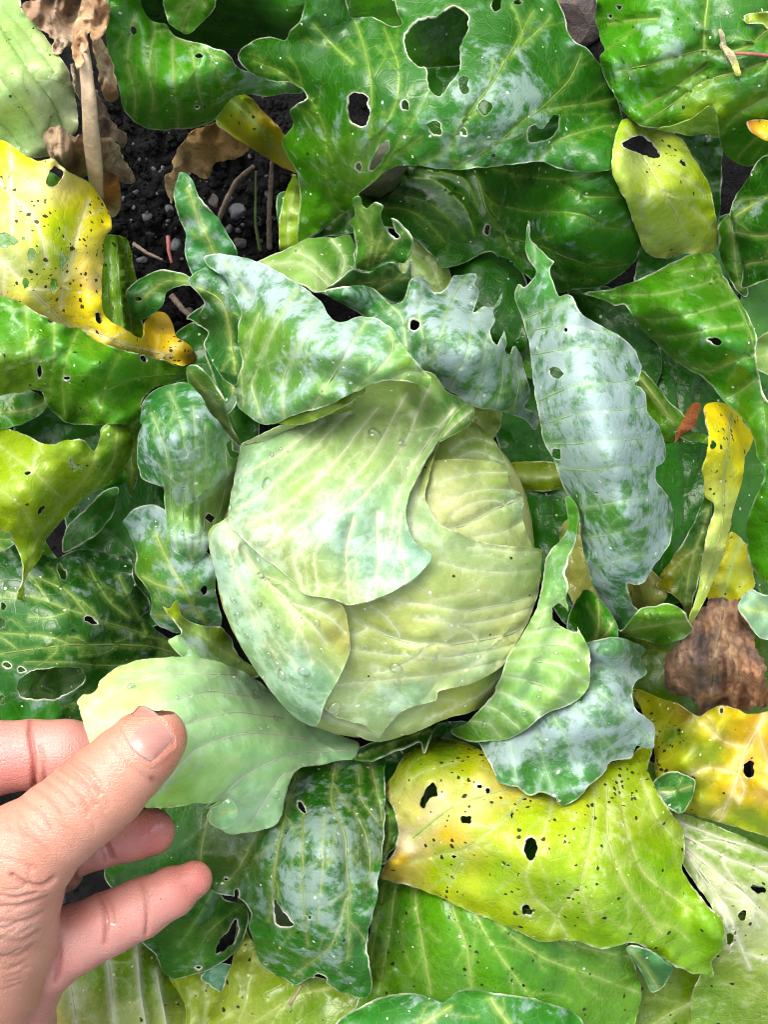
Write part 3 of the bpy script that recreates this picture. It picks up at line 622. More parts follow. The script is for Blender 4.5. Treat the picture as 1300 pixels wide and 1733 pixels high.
leaf('L3', 'left', '-70,480 0,500 26,507 52,522 100,548 134,556 168,580 208,592 256,604 290,616 318,624 318,640 290,648 262,656 242,676 236,702 230,716 212,717 152,719 112,716 92,700 76,682 66,660 -70,664',
     [(0, 510, 12), (70, 560, 13.5), (160, 620, 13.5), (0, 620, 13), (230, 640, 11.5), (310, 630, 8), (220, 710, 9.5), (130, 712, 10.8), (40, 655, 11.5), (140, 565, 12)],
     [(30, 540, '#5d9c20'), (100, 600, '#4f951a'), (200, 640, '#5c9c1c'), (60, 620, '#6f9c34'), (280, 625, '#76a838'), (20, 640, '#7a9a4a')], mat='lime', vcol='#8fb944', bloom=[(55, 590, .5), (150, 600, .02), (20, 650, .35)], speck=.12,
     veins=['130,560 115,600 105,650 108,700', '262,606 266,630 258,655', '40,520 50,580 60,650', ('310,632 240,640 180,660 130,700', 2.4), '200,600 180,650 170,700', '90,550 90,610 84,660'], holes=[(66, 628, 4, 12), (244, 608, 8, 4, .5), (112, 640, 5, 3)], wob=(.5, 75), pucker=.2, ripple=.3)

# ---- top
leaf('T1c', 'top', '476,428 472,385 480,335 498,296 514,340 514,420', [(490, 400, 6.5), (500, 310, 8)], '#9cbf4e', mat='lime', veins=['486,420 488,370 500,310'], vw=2)
leaf('D0', 'top', '680,405 722,402 748,428 764,470 752,500 700,500 676,470', [(720, 430, 8), (740, 480, 8)], '#a9c878', mat='lime', vcol='#c8d89a', veins=['690,420 725,445 745,490', '685,450 710,470 725,498'], bloom=.2)
leaf('T1b', 'top', '505,412 540,392 600,330 650,280 770,270 900,262 1040,262 1046,300 1060,332 1078,356 1092,382 1088,412 1076,440 1052,464 1020,484 980,492 930,494 896,470 870,450 846,438 834,426 818,428 790,444 764,452 750,454 735,436 700,404 650,384 560,402',
     [(540, 395, 6.5), (640, 320, 6.2), (700, 370, 7), (760, 440, 8.8), (800, 300, 7), (800, 380, 7.5), (850, 420, 9), (870, 330, 9.5), (940, 300, 12.5), (1030, 290, 13.5), (960, 400, 12.8), (1080, 390, 11), (1000, 480, 9.5), (900, 460, 9.5)], [(700, 340, '#1c5a16'), (800, 340, '#1f6318'), (950, 350, '#2a7a28'), (1020, 430, '#2f8030'), (900, 470, '#2f7a30')], vcol='#7fae3c',
     bloom=[(960, 400, .55), (1000, 440, .4), (870, 380, .42), (700, 350, 0), (940, 310, .1), (1060, 380, .25), (800, 330, 0)], speck=.05,  # strongest bloom is a painted highlight on the lower right bulge
     veins=['836,284 900,300 948,304 1004,296', '804,290 832,340 872,354 940,360 988,364 1028,384 1082,388', ('810,300 828,360 860,400 900,412 960,436 1020,452 1064,446', 4), ('560,380 618,326 670,328 730,348 774,384', 3.5), '650,294 730,304 782,344 802,396', '600,350 670,352 720,372 750,410', '700,282 780,300 812,350', '846,400 890,440 950,466 1010,478', '948,304 990,330 1050,336'], holes=[(824, 390, 5, 9), (858, 442, 14, 5, .6)], groove=0.24, curl=.25, wob=(.2, 120))
leaf('f26', 'top', '690,130 800,110 980,110 1000,200 960,262 840,270 700,262', [(720, 180, 12), (940, 180, 12.4)], '#3f8a2a', vcol='#6fa040', veins=['980,150 860,190 720,240'], wob=(.1, 150))
leaf('T1a', 'top', '401,98 406,82 430,68 456,62 482,68 490,52 506,36 516,6 520,-60 580,-60 586,0 598,28 630,28 650,38 664,44 680,40 672,18 678,-60 930,-60 944,0 956,26 968,64 992,80 1012,104 1036,128 1046,160 1054,200 1054,230 1046,256 1040,284 1000,292 950,286 912,274 834,282 774,287 706,281 666,282 632,308 607,328 600,348 556,380 506,412 502,400 508,340 502,296 486,264 477,240 496,210 490,186 518,168 512,152 490,140 458,138 420,122',
     [(420, 95, 12), (460, 110, 13), (540, 40, 13.5), (600, 120, 15), (520, 220, 12), (560, 260, 13), (505, 390, 7.5), (570, 350, 10), (610, 320, 12), (660, 275, 14.5), (700, 180, 16), (780, 280, 15.5), (820, 120, 16.2), (900, 30, 14.5), (900, 200, 15.8), (980, 100, 14), (1040, 180, 12.5), (920, 268, 15), (1040, 270, 13.6), (680, 40, 14.5)],
     [(450, 100, '#1c5c22'), (560, 80, '#1d6422'), (640, 150, '#246f24'), (560, 300, '#4a9030'), (700, 230, '#3a862e'), (850, 60, '#226a26'), (900, 180, '#338034'), (1000, 150, '#236c1e'), (1000, 230, '#2c7a24'), (600, 310, '#6aa23c')], vcol='#93bd4a',  # darker left lobe, paler right: shading of the cupped leaf put into its colour
     bloom=[(880, 150, .78), (800, 230, .62), (900, 210, .62), (720, 250, .5), (540, 200, .45), (560, 330, .35), (500, 100, .15), (620, 80, .08), (850, 40, .3), (1000, 120, .12), (1020, 240, .3), (950, 110, .4), (830, 150, .7)], speck=.04,  # pale patches are part real wax, part sky sheen painted in
     veins=['578,362 552,300 550,224 534,180 518,164', ('600,324 622,250 628,190 626,128 610,60 588,8', 3.4), '640,250 670,170 674,112 650,48', ('652,284 690,216 716,172 738,128', 3), ('716,279 752,256 790,200 850,112 904,20', 4), ('772,286 830,248 905,190 960,140 984,92', 3.6), '836,282 900,274 940,240 1004,216 1046,212', '905,190 950,180 1010,172 1044,166', '574,310 560,260 530,200 496,176', '534,180 500,140 470,118 430,104', '600,110 560,70 530,40', '590,330 596,280 606,240', '752,256 800,240 850,236', '850,112 880,80 930,30', '640,300 670,262 710,230'],
     holes=['686,60 698,40 722,30 738,28 766,10 790,24 792,52 780,76 778,116 766,136 742,164 726,148 722,118 702,108 688,88', '592,160 606,156 620,164 626,190 620,212 605,213 592,205 587,185', (686, 178, 6, 9), '722,212 732,206 744,208 748,228 740,230 730,224', '777,135 785,128 793,134 791,146 795,156 783,158 777,148', (820, 182, 12, 12), (786, 224, 5, 9, -.5), '625,288 632,265 645,245 658,238 656,255 645,275 632,290', '893,222 905,212 918,218 930,205 938,194 948,198 946,215 935,232 915,240 898,240', (840, 8, 8, 14, .3), (607, 283, 4, 7), (876, 3, 7, 5)],
     groove=0.12, curl=.22, wob=(.25, 130), label='huge dark green leaf eaten into holes with white edges', bspace=50)

# ---- upper right
leaf('R2b', 'upright', '1140,222 1216,226 1222,300 1216,380 1190,300', [(1190, 280, 7)], '#2f6a1e', veins=['1150,230 1190,290 1210,360'], speck=.3, vcol='#5f9440')
leaf('R2', 'upright', '1056,200 1092,214 1128,222 1150,232 1166,252 1182,278 1200,312 1212,360 1217,392 1212,424 1190,432 1164,429 1132,437 1104,433 1088,418 1060,340 1036,292 1040,240', [(1060, 220, 11), (1150, 240, 11), (1120, 320, 13), (1210, 380, 10.5), (1110, 425, 10.5), (1180, 430, 10), (1070, 330, 12)],
     [(1080, 220, '#a9c450'), (1100, 320, '#b4c65e'), (1180, 330, '#a6bd48'), (1130, 410, '#c2cc78'), (1090, 280, '#c0cd82')], mat='lime', vcol='#cdd684', alb_k=1.25, bloom=[(1110, 340, .4), (1110, 410, .4), (1180, 320, .1)], speck=.22,
     veins=[('1060,215 1110,300 1150,370 1170,425', 3), '1090,268 1140,290 1195,330', '1120,320 1170,350 1208,390', '1100,300 1085,350 1100,420'], holes=['1056,240 1084,230 1100,236 1120,264 1100,266 1076,256 1058,250', (1157, 275, 7, 5, .7)])
leaf('R1', 'upright', '1006,-60 1009,0 1008,32 1016,64 1024,84 1016,96 1020,120 1044,170 1060,196 1084,212 1120,218 1164,227 1196,206 1206,184 1212,192 1216,232 1230,262 1250,277 1274,281 1310,258 1370,240 1370,-60',
     [(1015, 40, 10), (1030, 130, 9), (1100, 100, 13), (1070, 200, 10), (1160, 225, 11), (1180, 120, 12.2), (1200, 200, 12.2), (1230, 260, 9.5), (1260, 100, 13), (1300, 200, 11.5), (1340, 40, 12), (1120, 20, 12.5)],
     [(1060, 60, '#4c9a34'), (1130, 60, '#58a040'), (1190, 60, '#236c1c'), (1250, 120, '#23701e'), (1060, 160, '#4a9a34'), (1250, 240, '#4c9622'), (1120, 190, '#4f9836'), (1180, 210, '#9ebd6a')], vcol='#a5c85a', speck=.08,
     bloom=[(1130, 70, .72), (1080, 140, .45), (1040, 40, .25), (1220, 80, .1), (1280, 160, .15), (1130, 190, .2)],  # bloom peak also stands for glossy sheen, painted into the colour
     veins=[('1340,20 1260,80 1190,86 1120,105 1050,118', 3.6), ('1340,90 1260,118 1200,135 1130,185 1085,208', 3.6), '1340,150 1260,185 1230,210 1215,230', '1190,86 1195,40 1200,-30', '1195,110 1150,145 1090,180', '1110,30 1070,34 1030,40', '1340,200 1280,235 1250,265'], groove=0.27, holes=[(1048, 12, 6, 4), (1034, 28, 4, 3)])
leaf('R1c', 'upright', '1116,219 1140,212 1170,202 1192,184 1206,181 1214,190 1217,232 1196,226 1164,229', [(1150, 215, 12.5), (1205, 190, 13.6), (1212, 228, 12)], '#8fb25a', mat='lime', bloom=.4, curl=.3)
leaf('R3b', 'upright', '1216,392 1226,372 1240,362 1262,420 1266,500 1250,494 1232,464 1220,430', [(1230, 400, 9), (1255, 490, 7.5)], '#4c8c34', veins=['1236,372 1244,430 1254,490'])
leaf('R3', 'upright', '1370,235 1302,260 1280,277 1268,300 1248,328 1236,360 1240,386 1252,424 1258,460 1257,487 1290,476 1370,450', [(1290, 280, 11), (1245, 360, 10), (1257, 480, 9), (1330, 350, 12.5), (1300, 440, 11)], [(1280, 320, '#1f6022'), (1300, 400, '#2c7234')], bloom=[(1290, 360, .5), (1290, 290, .1), (1290, 440, .3)],
     veins=['1350,300 1290,340 1245,366', '1350,380 1290,400 1246,394', '1350,430 1300,440 1256,452'], groove=.18)

# ---- right
leaf('R7', 'right', '1072,636 1092,628 1132,678 1162,708 1152,738 1130,748 1098,704', [(1085, 645, 8), (1145, 730, 7.5)], '#5f9a34', name='petiole', veins=[('1084,640 1140,715', 5)], groove=-.25, branch=False, curl=.6)
leaf('R6', 'right', '1196,836 1206,866 1196,920 1184,980 1166,1058 1156,1026 1140,1008 1112,992 1124,964 1142,942 1174,886', [(1190, 860, 8.5), (1130, 980, 7.5), (1160, 1040, 7.5)], [(1180, 900, '#236a1a'), (1150, 990, '#2c7420'), (1125, 985, '#b0ac2c')], veins=['1200,860 1170,960 1160,1040', '1180,930 1150,950 1130,975'], speck=.25)
leaf('R8', 'right', '1236,900 1262,920 1276,960 1278,992 1252,1014 1212,1020 1196,1004 1214,960', [(1240, 920, 7.5), (1230, 1005, 7.5)], [(1240, 930, '#c3c22e'), (1250, 980, '#a9b23a'), (1215, 1005, '#b9b44a')], mat='yellow', speck=.5, veins=['1256,910 1240,960 1225,1012'])
leaf('R9', 'lowright', '1176,1046 1200,1018 1222,1014 1256,1014 1258,1040 1270,1068 1288,1112 1295,1160 1298,1206 1280,1196 1260,1202 1240,1205 1212,1192 1186,1210 1176,1180 1150,1176 1130,1168 1126,1140 1132,1108 1156,1082', [(1220, 1030, 9.5), (1150, 1120, 9.5), (1220, 1110, 11), (1290, 1180, 9), (1180, 1190, 8.5), (1130, 1150, 8)],
     [(1150, 1110, '#d8ae8e'), (1190, 1090, '#6a5546'), (1185, 1150, '#4a3f3a'), (1230, 1080, '#a9825e'), (1250, 1140, '#d8a074'), (1270, 1180, '#b07c52'), (1220, 1180, '#a87850'), (1140, 1150, '#b98f70')], mat='rot', name='dried_leaf', crumple=.8, jag=7, wob=(.4, 60), veins=[('1225,1018 1215,1090 1200,1190', 4), ('1210,1030 1240,1110 1270,1190', 3)], branch=False, g=5, vcol='#a07c54', label='rotting brown crumpled leaf')
leaf('R12', 'lowright', '1130,1368 1180,1386 1240,1408 1300,1436 1370,1460 1370,1800 1190,1800 1170,1700 1190,1640 1222,1580 1200,1530 1160,1470 1146,1420', [(1150, 1390, 8), (1300, 1440, 8), (1250, 1550, 10), (1340, 1650, 9), (1230, 1720, 7.5)],
     [(1200, 1420, '#86a94c'), (1260, 1440, '#8fb052'), (1220, 1500, '#c9d2a0'), (1280, 1560, '#c4cf98'), (1260, 1650, '#9fb65e'), (1220, 1700, '#7fa348')], mat='lime', vcol='#e3e6c4', bloom=[(1250, 1550, .4), (1200, 1400, .15)], speck=.22,
     veins=[('1150,1410 1230,1450 1340,1500', 5), ('1156,1430 1230,1490 1330,1580', 6), ('1160,1440 1220,1520 1270,1640', 5), ('1165,1450 1205,1510 1235,1580', 4), ('1145,1390 1230,1420 1330,1455', 4)], holes=[(1258, 1551, 8, 11), (1237, 1590, 6, 11), (1285, 1505, 13, 8, .3), (1246, 1580, 3, 5)], groove=-.16)
leaf('R11', 'lowright', '1070,1166 1124,1184 1150,1190 1182,1212 1222,1194 1282,1208 1370,1200 1370,1430 1300,1416 1260,1404 1200,1386 1156,1374 1132,1366 1112,1320 1106,1265 1090,1210', [(1090, 1180, 7), (1180, 1220, 8.5), (1150, 1290, 9.5), (1220, 1300, 9), (1280, 1230, 9.5), (1320, 1320, 10.5), (1140, 1360, 7.5), (1280, 1400, 9)],
     [(1110, 1200, '#a9b02c'), (1140, 1240, '#3f5f14'), (1160, 1215, '#6a5a20'), (1165, 1285, '#a9b436'), (1180, 1260, '#4f7218'), (1210, 1270, '#7f9a2a'), (1215, 1300, '#c9c240'), (1200, 1230, '#d0c83a'), (1250, 1230, '#e2c736'), (1270, 1280, '#eec270'), (1300, 1320, '#f0c27c'), (1240, 1330, '#e0b83c'), (1180, 1330, '#8a9a24'), (1240, 1390, '#93a92c'), (1290, 1390, '#7f9c2c'), (1290, 1230, '#ebc766')],
     mat='yellow', vcol='#ecd9a0', speck=[(1150, 1250, 1.0), (1250, 1250, .6), (1290, 1350, .5), (1200, 1370, .5)], veins=[('1298,1210 1262,1270 1245,1330 1220,1390', 5), '1265,1265 1225,1255 1190,1225', '1250,1310 1200,1300 1150,1320'], holes=[(1268, 1302, 11, 14), (1222, 1203, 4, 5)], wob=(.5, 70), pucker=.25)
leaf('R14', 'lowright', '1107,1326 1124,1311 1152,1306 1177,1321 1172,1350 1158,1374 1136,1370 1116,1346', [(1140, 1340, 9.8)], '#2c7426', bloom=[(1115, 1350, .5), (1160, 1330, .05)], veins=['1112,1340 1140,1340 1172,1330'])
leaf('R13', 'right', '1272,592 1300,562 1370,540 1370,650 1300,634 1280,624', [(1300, 600, 10)], '#8fb878', bloom=.35, veins=['1340,590 1280,605'])
leaf('R15', 'lowright', '1250,1026 1272,998 1300,1006 1370,1000 1370,1100 1300,1086 1282,1080 1268,1056', [(1300, 1040, 10.5)], '#86b090', mat='wax', bloom=.42, jag=3, veins=['1340,1040 1260,1030'])
leaf('R5b', 'right', '1140,732 1165,728 1200,738 1204,750 1180,748 1160,744', [(1170, 738, 9.5)], '#6fa03a', mat='lime', rim=2)
leaf('R5', 'right', '1192,688 1206,680 1226,682 1248,697 1268,724 1277,742 1262,778 1256,820 1246,852 1234,905 1218,958 1200,1002 1178,1046 1162,1066 1178,1014 1184,984 1192,936 1200,890 1209,854 1193,838 1192,794 1200,760 1198,722',
     [(1200, 690, 11.5), (1270, 740, 10.5), (1225, 760, 13), (1200, 830, 12.5), (1225, 880, 12), (1205, 960, 11), (1165, 1060, 9.5)], [(1210, 690, '#f0e04a'), (1250, 730, '#efdc34'), (1225, 740, '#eadb44'), (1220, 790, '#c9cc62'), (1220, 860, '#bcc877'), (1205, 950, '#b9c97e'), (1180, 1030, '#a9bd62')], mat='yellow', vcol='#a9b35a', speck=[(1240, 740, .7), (1220, 880, .3)],
     veins=[('1240,700 1228,800 1222,900 1190,1010', 2.5)], bspace=34, holes=[(1208, 753, 6, 8)], groove=.1, curl=.35, rim=3)
leaf('R4', 'right', '986,496 1036,488 1092,468 1140,444 1172,429 1200,428 1220,448 1236,484 1258,516 1281,566 1280,600 1286,640 1300,680 1370,720 1370,1010 1296,984 1276,964 1265,935 1262,895 1276,850 1296,800 1282,772 1277,742 1260,712 1224,676 1192,640 1156,620 1124,596 1100,572 1076,540 1058,516 1040,517 1004,502',
     [(990, 497, 9), (1060, 500, 11), (1180, 435, 9.5), (1150, 520, 13), (1120, 590, 10.5), (1220, 480, 10.5), (1230, 580, 14), (1200, 645, 11.5), (1290, 680, 13), (1265, 720, 12.5), (1340, 800, 12), (1290, 820, 11.8), (1270, 940, 10)],
     [(1060, 495, '#4f9440'), (1150, 500, '#4c9040'), (1220, 600, '#3f8636'), (1180, 440, '#5a9440'), (1280, 700, '#4a8e3c'), (1290, 900, '#4f9440')], vcol='#9cc660', bloom=[(1150, 500, .32), (1220, 600, .25), (1060, 500, .3), (1290, 750, .15)], speck=.06,
     veins=['1230,470 1170,488 1110,500 1040,500', '1250,510 1190,528 1120,542 1080,540', '1270,550 1200,560 1150,570 1106,570', '1278,600 1240,615 1195,630 1140,608', '1284,640 1260,660 1232,676', ('1190,432 1240,500 1275,580 1290,680 1300,780', 2.5), '1220,450 1180,455 1140,462'], holes=[(1210, 577, 13, 6, .25)], groove=.16, curl=.25, rim=3.6, label='long green leaf with pale cross ribs and corky edge')

# ---- bottom
leaf('B6', 'bottom', '20,1800 60,1720 82,1684 104,1664 200,1600 246,1584 272,1637 302,1662 320,1712 330,1800', [(120, 1690, 7), (240, 1600, 7), (200, 1700, 8.5), (300, 1700, 7)],
     [(110, 1690, '#c4c98a'), (60, 1730, '#dfc26a'), (180, 1660, '#86a83e'), (250, 1640, '#7fa53a'), (200, 1710, '#b5bf7a')], mat='lime', vcol='#dfe2bc', speck=.3, bloom=.25, veins=[('118,1670 130,1740 132,1790', 5), ('182,1630 190,1700 196,1790', 6), ('230,1600 238,1680 250,1790', 5), ('262,1640 275,1700 290,1780', 4)], branch=False, groove=-.2)
leaf('B6b', 'bottom', '286,1652 344,1648 378,1678 360,1800 318,1800 312,1700', [(340, 1690, 7.2)], '#a9bd50', mat='lime', speck=.2, bloom=.4, veins=['350,1660 335,1790', '318,1670 328,1790'], branch=False)
leaf('B8', 'bottom', '340,1654 372,1630 396,1638 388,1666 374,1680', [(370, 1655, 7.6)], '#5f9a70', mat='wax', bloom=.42)
leaf('B7', 'bottom', '404,1550 432,1600 500,1640 560,1660 630,1680 620,1800 340,1800 372,1682 394,1622', [(420, 1600, 7), (450, 1700, 8.5), (560, 1690, 8), (380, 1760, 7)], [(420, 1640, '#9fb05a'), (460, 1690, '#8fa648'), (520, 1700, '#7a9a34'), (400, 1720, '#a5b65c')], mat='lime', vcol='#b9c86a', speck=.3, bloom=.25, veins=['620,1670 520,1680 430,1730 370,1790', '560,1670 480,1700 440,1780', '430,1610 420,1680 390,1760'])
leaf('B2', 'bottom', '640,1470 780,1500 900,1540 1060,1580 1064,1606 1078,1645 1088,1686 1078,1718 1064,1800 590,1800 606,1690 622,1600 630,1540', [(650, 1500, 7.5), (780, 1600, 9.5), (950, 1620, 9), (1080, 1680, 7.5), (700, 1680, 8), (900, 1700, 9)], [(680, 1560, '#5f9a2e'), (760, 1600, '#68a034'), (900, 1640, '#5a9428'), (1030, 1680, '#74a538'), (640, 1640, '#6f9a3a')], mat='lime', vcol='#a9c860', speck=.28, bloom=.12,
     veins=[('670,1490 660,1580 640,1680', 3.5), ('700,1500 715,1590 730,1680', 3.5), ('760,1520 790,1600 800,1690', 3.5), ('650,1500 640,1560 625,1640', 2.5), '840,1560 920,1620 1030,1660 1080,1680', '800,1540 850,1620 900,1690', '900,1560 980,1600 1064,1620'], groove=.1)
leaf('B3', 'bottom', '560,1800 570,1733 600,1709 638,1690 686,1680 718,1685 750,1696 774,1678 802,1673 842,1681 912,1690 942,1702 974,1714 990,1736 1000,1800', [(640, 1700, 10), (800, 1690, 10.5), (800, 1740, 11), (970, 1720, 9.5), (700, 1720, 11)], [(700, 1700, '#4a8e48'), (850, 1710, '#3f8a34'), (620, 1720, '#3c8636')], mat='wax', bloom=[(720, 1705, .62), (880, 1720, .5), (650, 1730, .3), (800, 1700, .3)], veins=['640,1780 720,1730 760,1705', '900,1790 860,1730 830,1690'], rim=4, curl=.3)
leaf('B5', 'bottom', '238,1590 280,1561 320,1533 362,1500 382,1524 414,1532 420,1558 412,1590 392,1617 360,1638 332,1648 296,1658 276,1645 264,1618', [(260, 1600, 8.5), (330, 1560, 10.5), (400, 1540, 9), (300, 1650, 7.8), (380, 1620, 7.5)], [(300, 1580, '#2c7622'), (350, 1560, '#175a16'), (330, 1630, '#358034')], vcol='#7fb24a', bloom=[(290, 1620, .35), (340, 1560, .1), (330, 1640, .5)], speck=.2, veins=[('400,1540 350,1580 310,1650', 2.6), '360,1510 330,1560 300,1600', '350,1580 340,1610 345,1640'], holes=['372,1592 388,1572 398,1556 404,1566 400,1590 386,1606 366,1614', (336, 1638, 5, 3)], groove=.2, wob=(.4, 60))
leaf('B4c', 'bottom', '646,1340 664,1366 674,1398 669,1432 646,1462 640,1400', [(655, 1400, 8.5)], '#3b7c2c', speck=.2, veins=['650,1345 660,1400 650,1455'], vw=2)
leaf('B1', 'bottom', '652,1345 656,1325 666,1310 678,1285 698,1265 734,1247 770,1252 802,1262 860,1290 960,1300 1040,1290 1090,1262 1106,1262 1098,1295 1102,1316 1116,1346 1136,1373 1156,1405 1161,1438 1156,1470 1172,1498 1200,1533 1224,1553 1230,1574 1224,1606 1206,1628 1208,1653 1190,1648 1160,1646 1120,1620 1076,1596 1048,1600 1020,1606 968,1592 916,1594 888,1582 832,1558 780,1536 730,1513 686,1498 646,1489 648,1468 666,1437 675,1405 664,1366',
     [(660, 1330, 7.5), (740, 1255, 7), (720, 1330, 10), (660, 1480, 8.5), (800, 1400, 11.5), (880, 1320, 9.5), (900, 1480, 12), (1000, 1380, 11.5), (1080, 1300, 9.5), (1100, 1440, 11), (1060, 1540, 11.8), (1210, 1570, 10.2), (1205, 1645, 9.5), (900, 1590, 9.2), (1150, 1420, 9.5), (780, 1530, 9.2)],
     [(700, 1290, '#94b41a'), (760, 1270, '#88ac18'), (700, 1380, '#e6dc8a'), (740, 1390, '#f6ecca'), (800, 1350, '#f4e6b0'), (850, 1335, '#eed97c'), (690, 1430, '#f2e4c4'), (680, 1455, '#d8b444'), (790, 1300, '#b4bf36'), (760, 1410, '#e6c65a'), (830, 1410, '#bcd052'), (850, 1480, '#a0c41e'), (750, 1470, '#a0c41e'), (950, 1500, '#9ac21e'), (900, 1400, '#b4cc4a'), (1000, 1420, '#b0ca4e'), (1060, 1330, '#a2bc3a'), (1100, 1480, '#8ab81a'), (1050, 1560, '#90bc1c'), (1190, 1590, '#86b41c'), (960, 1350, '#bcc85e')],
     mat='lime', vcol='#cad778', bloom=[(1030, 1440, .5), (900, 1400, .25), (800, 1480, .05), (1100, 1550, .1)], speck=[(760, 1270, .7), (750, 1390, .4), (1080, 1320, 1.0), (880, 1380, .4), (900, 1540, .2), (1150, 1570, .15)],
     veins=[('700,1420 760,1370 830,1345 900,1330', 4), ('900,1335 850,1390 790,1440 760,1500', 3.2), '940,1345 920,1410 890,1480 905,1520', ('1010,1330 1000,1420 985,1500 1000,1560', 3.2), '1050,1320 1060,1400 1090,1480 1170,1540', ('1030,1330 1030,1420 1060,1500 1120,1580', 3), '1090,1320 1110,1380 1150,1430', '670,1345 710,1310 770,1290', '905,1520 940,1550 960,1585', '700,1460 780,1440 830,1430', '985,1500 950,1540 930,1580'],
     holes=['710,1361 722,1333 734,1325 742,1345 726,1353 718,1369', (788, 1387, 10, 7), (900, 1436, 12, 20, .15), (892, 1541, 9, 9), (812, 1331, 5, 4), (827, 1338, 4, 4), (867, 1380, 3, 6), (768, 1449, 3, 4), (860, 1465, 3, 3)], groove=.09, wob=(.3, 140), curl=.35, rim=4.2, ripple=.25, label='large lime leaf with cream and yellow blotch')
leaf('B9', 'lowright', '1060,1606 1078,1600 1110,1616 1138,1640 1120,1672 1104,1680 1090,1650', [(1090, 1630, 8.2)], '#4f8f58', mat='wax', bloom=.42, jag=2.5, veins=['1066,1606 1096,1640 1112,1674'])
leaf('B4', 'bottom', '500,1290 580,1276 646,1278 651,1313 653,1353 647,1453 639,1513 623,1581 626,1633 631,1666 622,1687 598,1688 574,1678 545,1660 526,1655 502,1668 478,1656 450,1641 434,1617 427,1592 418,1565 424,1545 404,1520 370,1512 340,1502 260,1502 186,1502 180,1460 250,1400 300,1330 400,1320',
     [(560, 1285, 7.5), (640, 1290, 8), (645, 1420, 10), (560, 1420, 12), (500, 1350, 9.5), (440, 1440, 10.5), (600, 1560, 11.5), (500, 1600, 10.5), (430, 1590, 9.3), (610, 1680, 10), (500, 1660, 9), (300, 1450, 8.8), (200, 1480, 7.5), (520, 1500, 11.8)],
     [(560, 1320, '#1d6224'), (480, 1450, '#3c7c44'), (560, 1450, '#2f7434'), (500, 1600, '#35803c'), (600, 1650, '#257038'), (300, 1430, '#3a7a2c'), (400, 1450, '#5a7a4c')], vcol='#a8bf6a',
     bloom=[(560, 1420, .85), (520, 1520, .8), (570, 1320, .45), (630, 1330, .45), (480, 1470, .6), (600, 1480, .6), (450, 1580, .35), (550, 1600, .6), (480, 1640, .5), (620, 1640, .3), (320, 1440, .1), (400, 1400, .4)], speck=.06,
     veins=[('572,1285 562,1360 585,1420 590,1520 588,1620', 4), ('505,1310 478,1400 462,1500 455,1560', 4.5), ('515,1380 512,1470 516,1540 520,1600', 3), ('628,1290 640,1340 648,1400', 3.5), ('610,1300 612,1350 640,1395', 2.8), ('600,1370 622,1420 628,1500', 3), '550,1380 545,1480 540,1560', '400,1340 350,1390 340,1460', '440,1400 410,1460 380,1500', '588,1520 560,1600 500,1650'],
     holes=['462,1529 466,1521 476,1538 488,1553 496,1565 484,1569 466,1565', (401, 1513, 5, 10), (510, 1366, 4, 13, -.5), (524, 1554, 4, 5), (450, 1631, 4, 3), (383, 1487, 4, 3), (543, 1655, 12, 7, .6)], groove=.14, curl=.2, jag=1.8, label='dark blue-green leaf with grey waxy bloom and ribs')

# ---- outer leaves of the middle plant
leaf('O2', 'main', '302,293 312,292 328,304 332,322 345,345 372,373 388,400 402,434 370,450 345,470 326,466 313,430 313,400 300,362 295,332', [(310, 300, 9.5), (330, 400, 9), (390, 430, 9)], '#3c8a48', mat='wax', bloom=.5, veins=[('370,450 345,390 318,320', 2.4)])
leaf('O3', 'main', '212,496 224,480 248,464 272,458 304,462 330,474 326,482 296,486 281,496 276,516 256,534 233,542 222,528', [(230, 510, 8), (300, 470, 9.5)], [(240, 500, '#226a22'), (310, 475, '#5f9a4c')], mat='wax', bloom=.15, veins=[('325,478 280,476 235,510', 2.2)], holes=[(233, 506, 6, 5)], curl=.25)
leaf('O4b', 'main', '316,540 345,515 360,500 400,520 420,600 410,660 385,700 372,660 350,610 345,585 352,560', [(340, 550, 6.5), (400, 600, 8)], '#2a6a2e', mat='wax', bloom=.2, veins=['360,510 380,580 395,660'])
leaf('O4', 'main', '318,476 345,452 395,436 440,466 436,520 420,560 410,610 400,652 380,644 356,606 346,583 352,560 340,552 337,535 346,515 336,498', [(330, 485, 9.8), (400, 540, 10), (400, 450, 10), (350, 560, 8.5), (395, 630, 8.5)], [(360, 500, '#2f7a3a'), (380, 570, '#2c6e34')], mat='wax', bloom=[(360, 490, .65), (400, 460, .7), (390, 560, .4), (360, 580, .1)], veins=[('330,484 375,510 392,580 396,630', 2.4)], jag=3, holes=[(345, 535, 6, 4)])
leaf('OC', 'main', '436,446 478,424 520,405 560,402 594,399 602,440 600,458 582,476 546,494 500,480', [(450, 440, 9.5), (560, 410, 9.5), (580, 470, 11), (520, 440, 11)], [(480, 440, '#8fbb5c'), (560, 420, '#5a9636'), (520, 465, '#a5c97a'), (580, 450, '#2f6f26')], mat='wax', vcol='#c8dba0', bloom=.25, veins=[('450,448 510,446 555,482', 3), '500,425 530,440 560,470', ('560,405 585,440 570,480', 2.4)], groove=.2)
leaf('OA', 'main', '598,338 608,334 612,346 620,353 634,342 650,350 645,362 648,376 664,371 684,386 698,402 696,425 683,445 664,441 646,444 622,457 601,452 603,420 598,386 588,378 600,364', [(600, 345, 13), (640, 400, 12), (690, 410, 13), (620, 450, 10.5)], [(620, 380, '#5f9a38'), (650, 420, '#2c7022'), (680, 410, '#3a7c2c')], mat='wax', bloom=[(620, 380, .15), (690, 420, .4)], veins=[('622,450 630,400 610,350', 2), ('640,446 665,410 680,395', 2), ('630,450 645,400 655,378', 1.8)], holes=['646,360 656,358 664,372 668,390 676,402 668,404 656,392 648,378'], jag=2, rim=3.4)
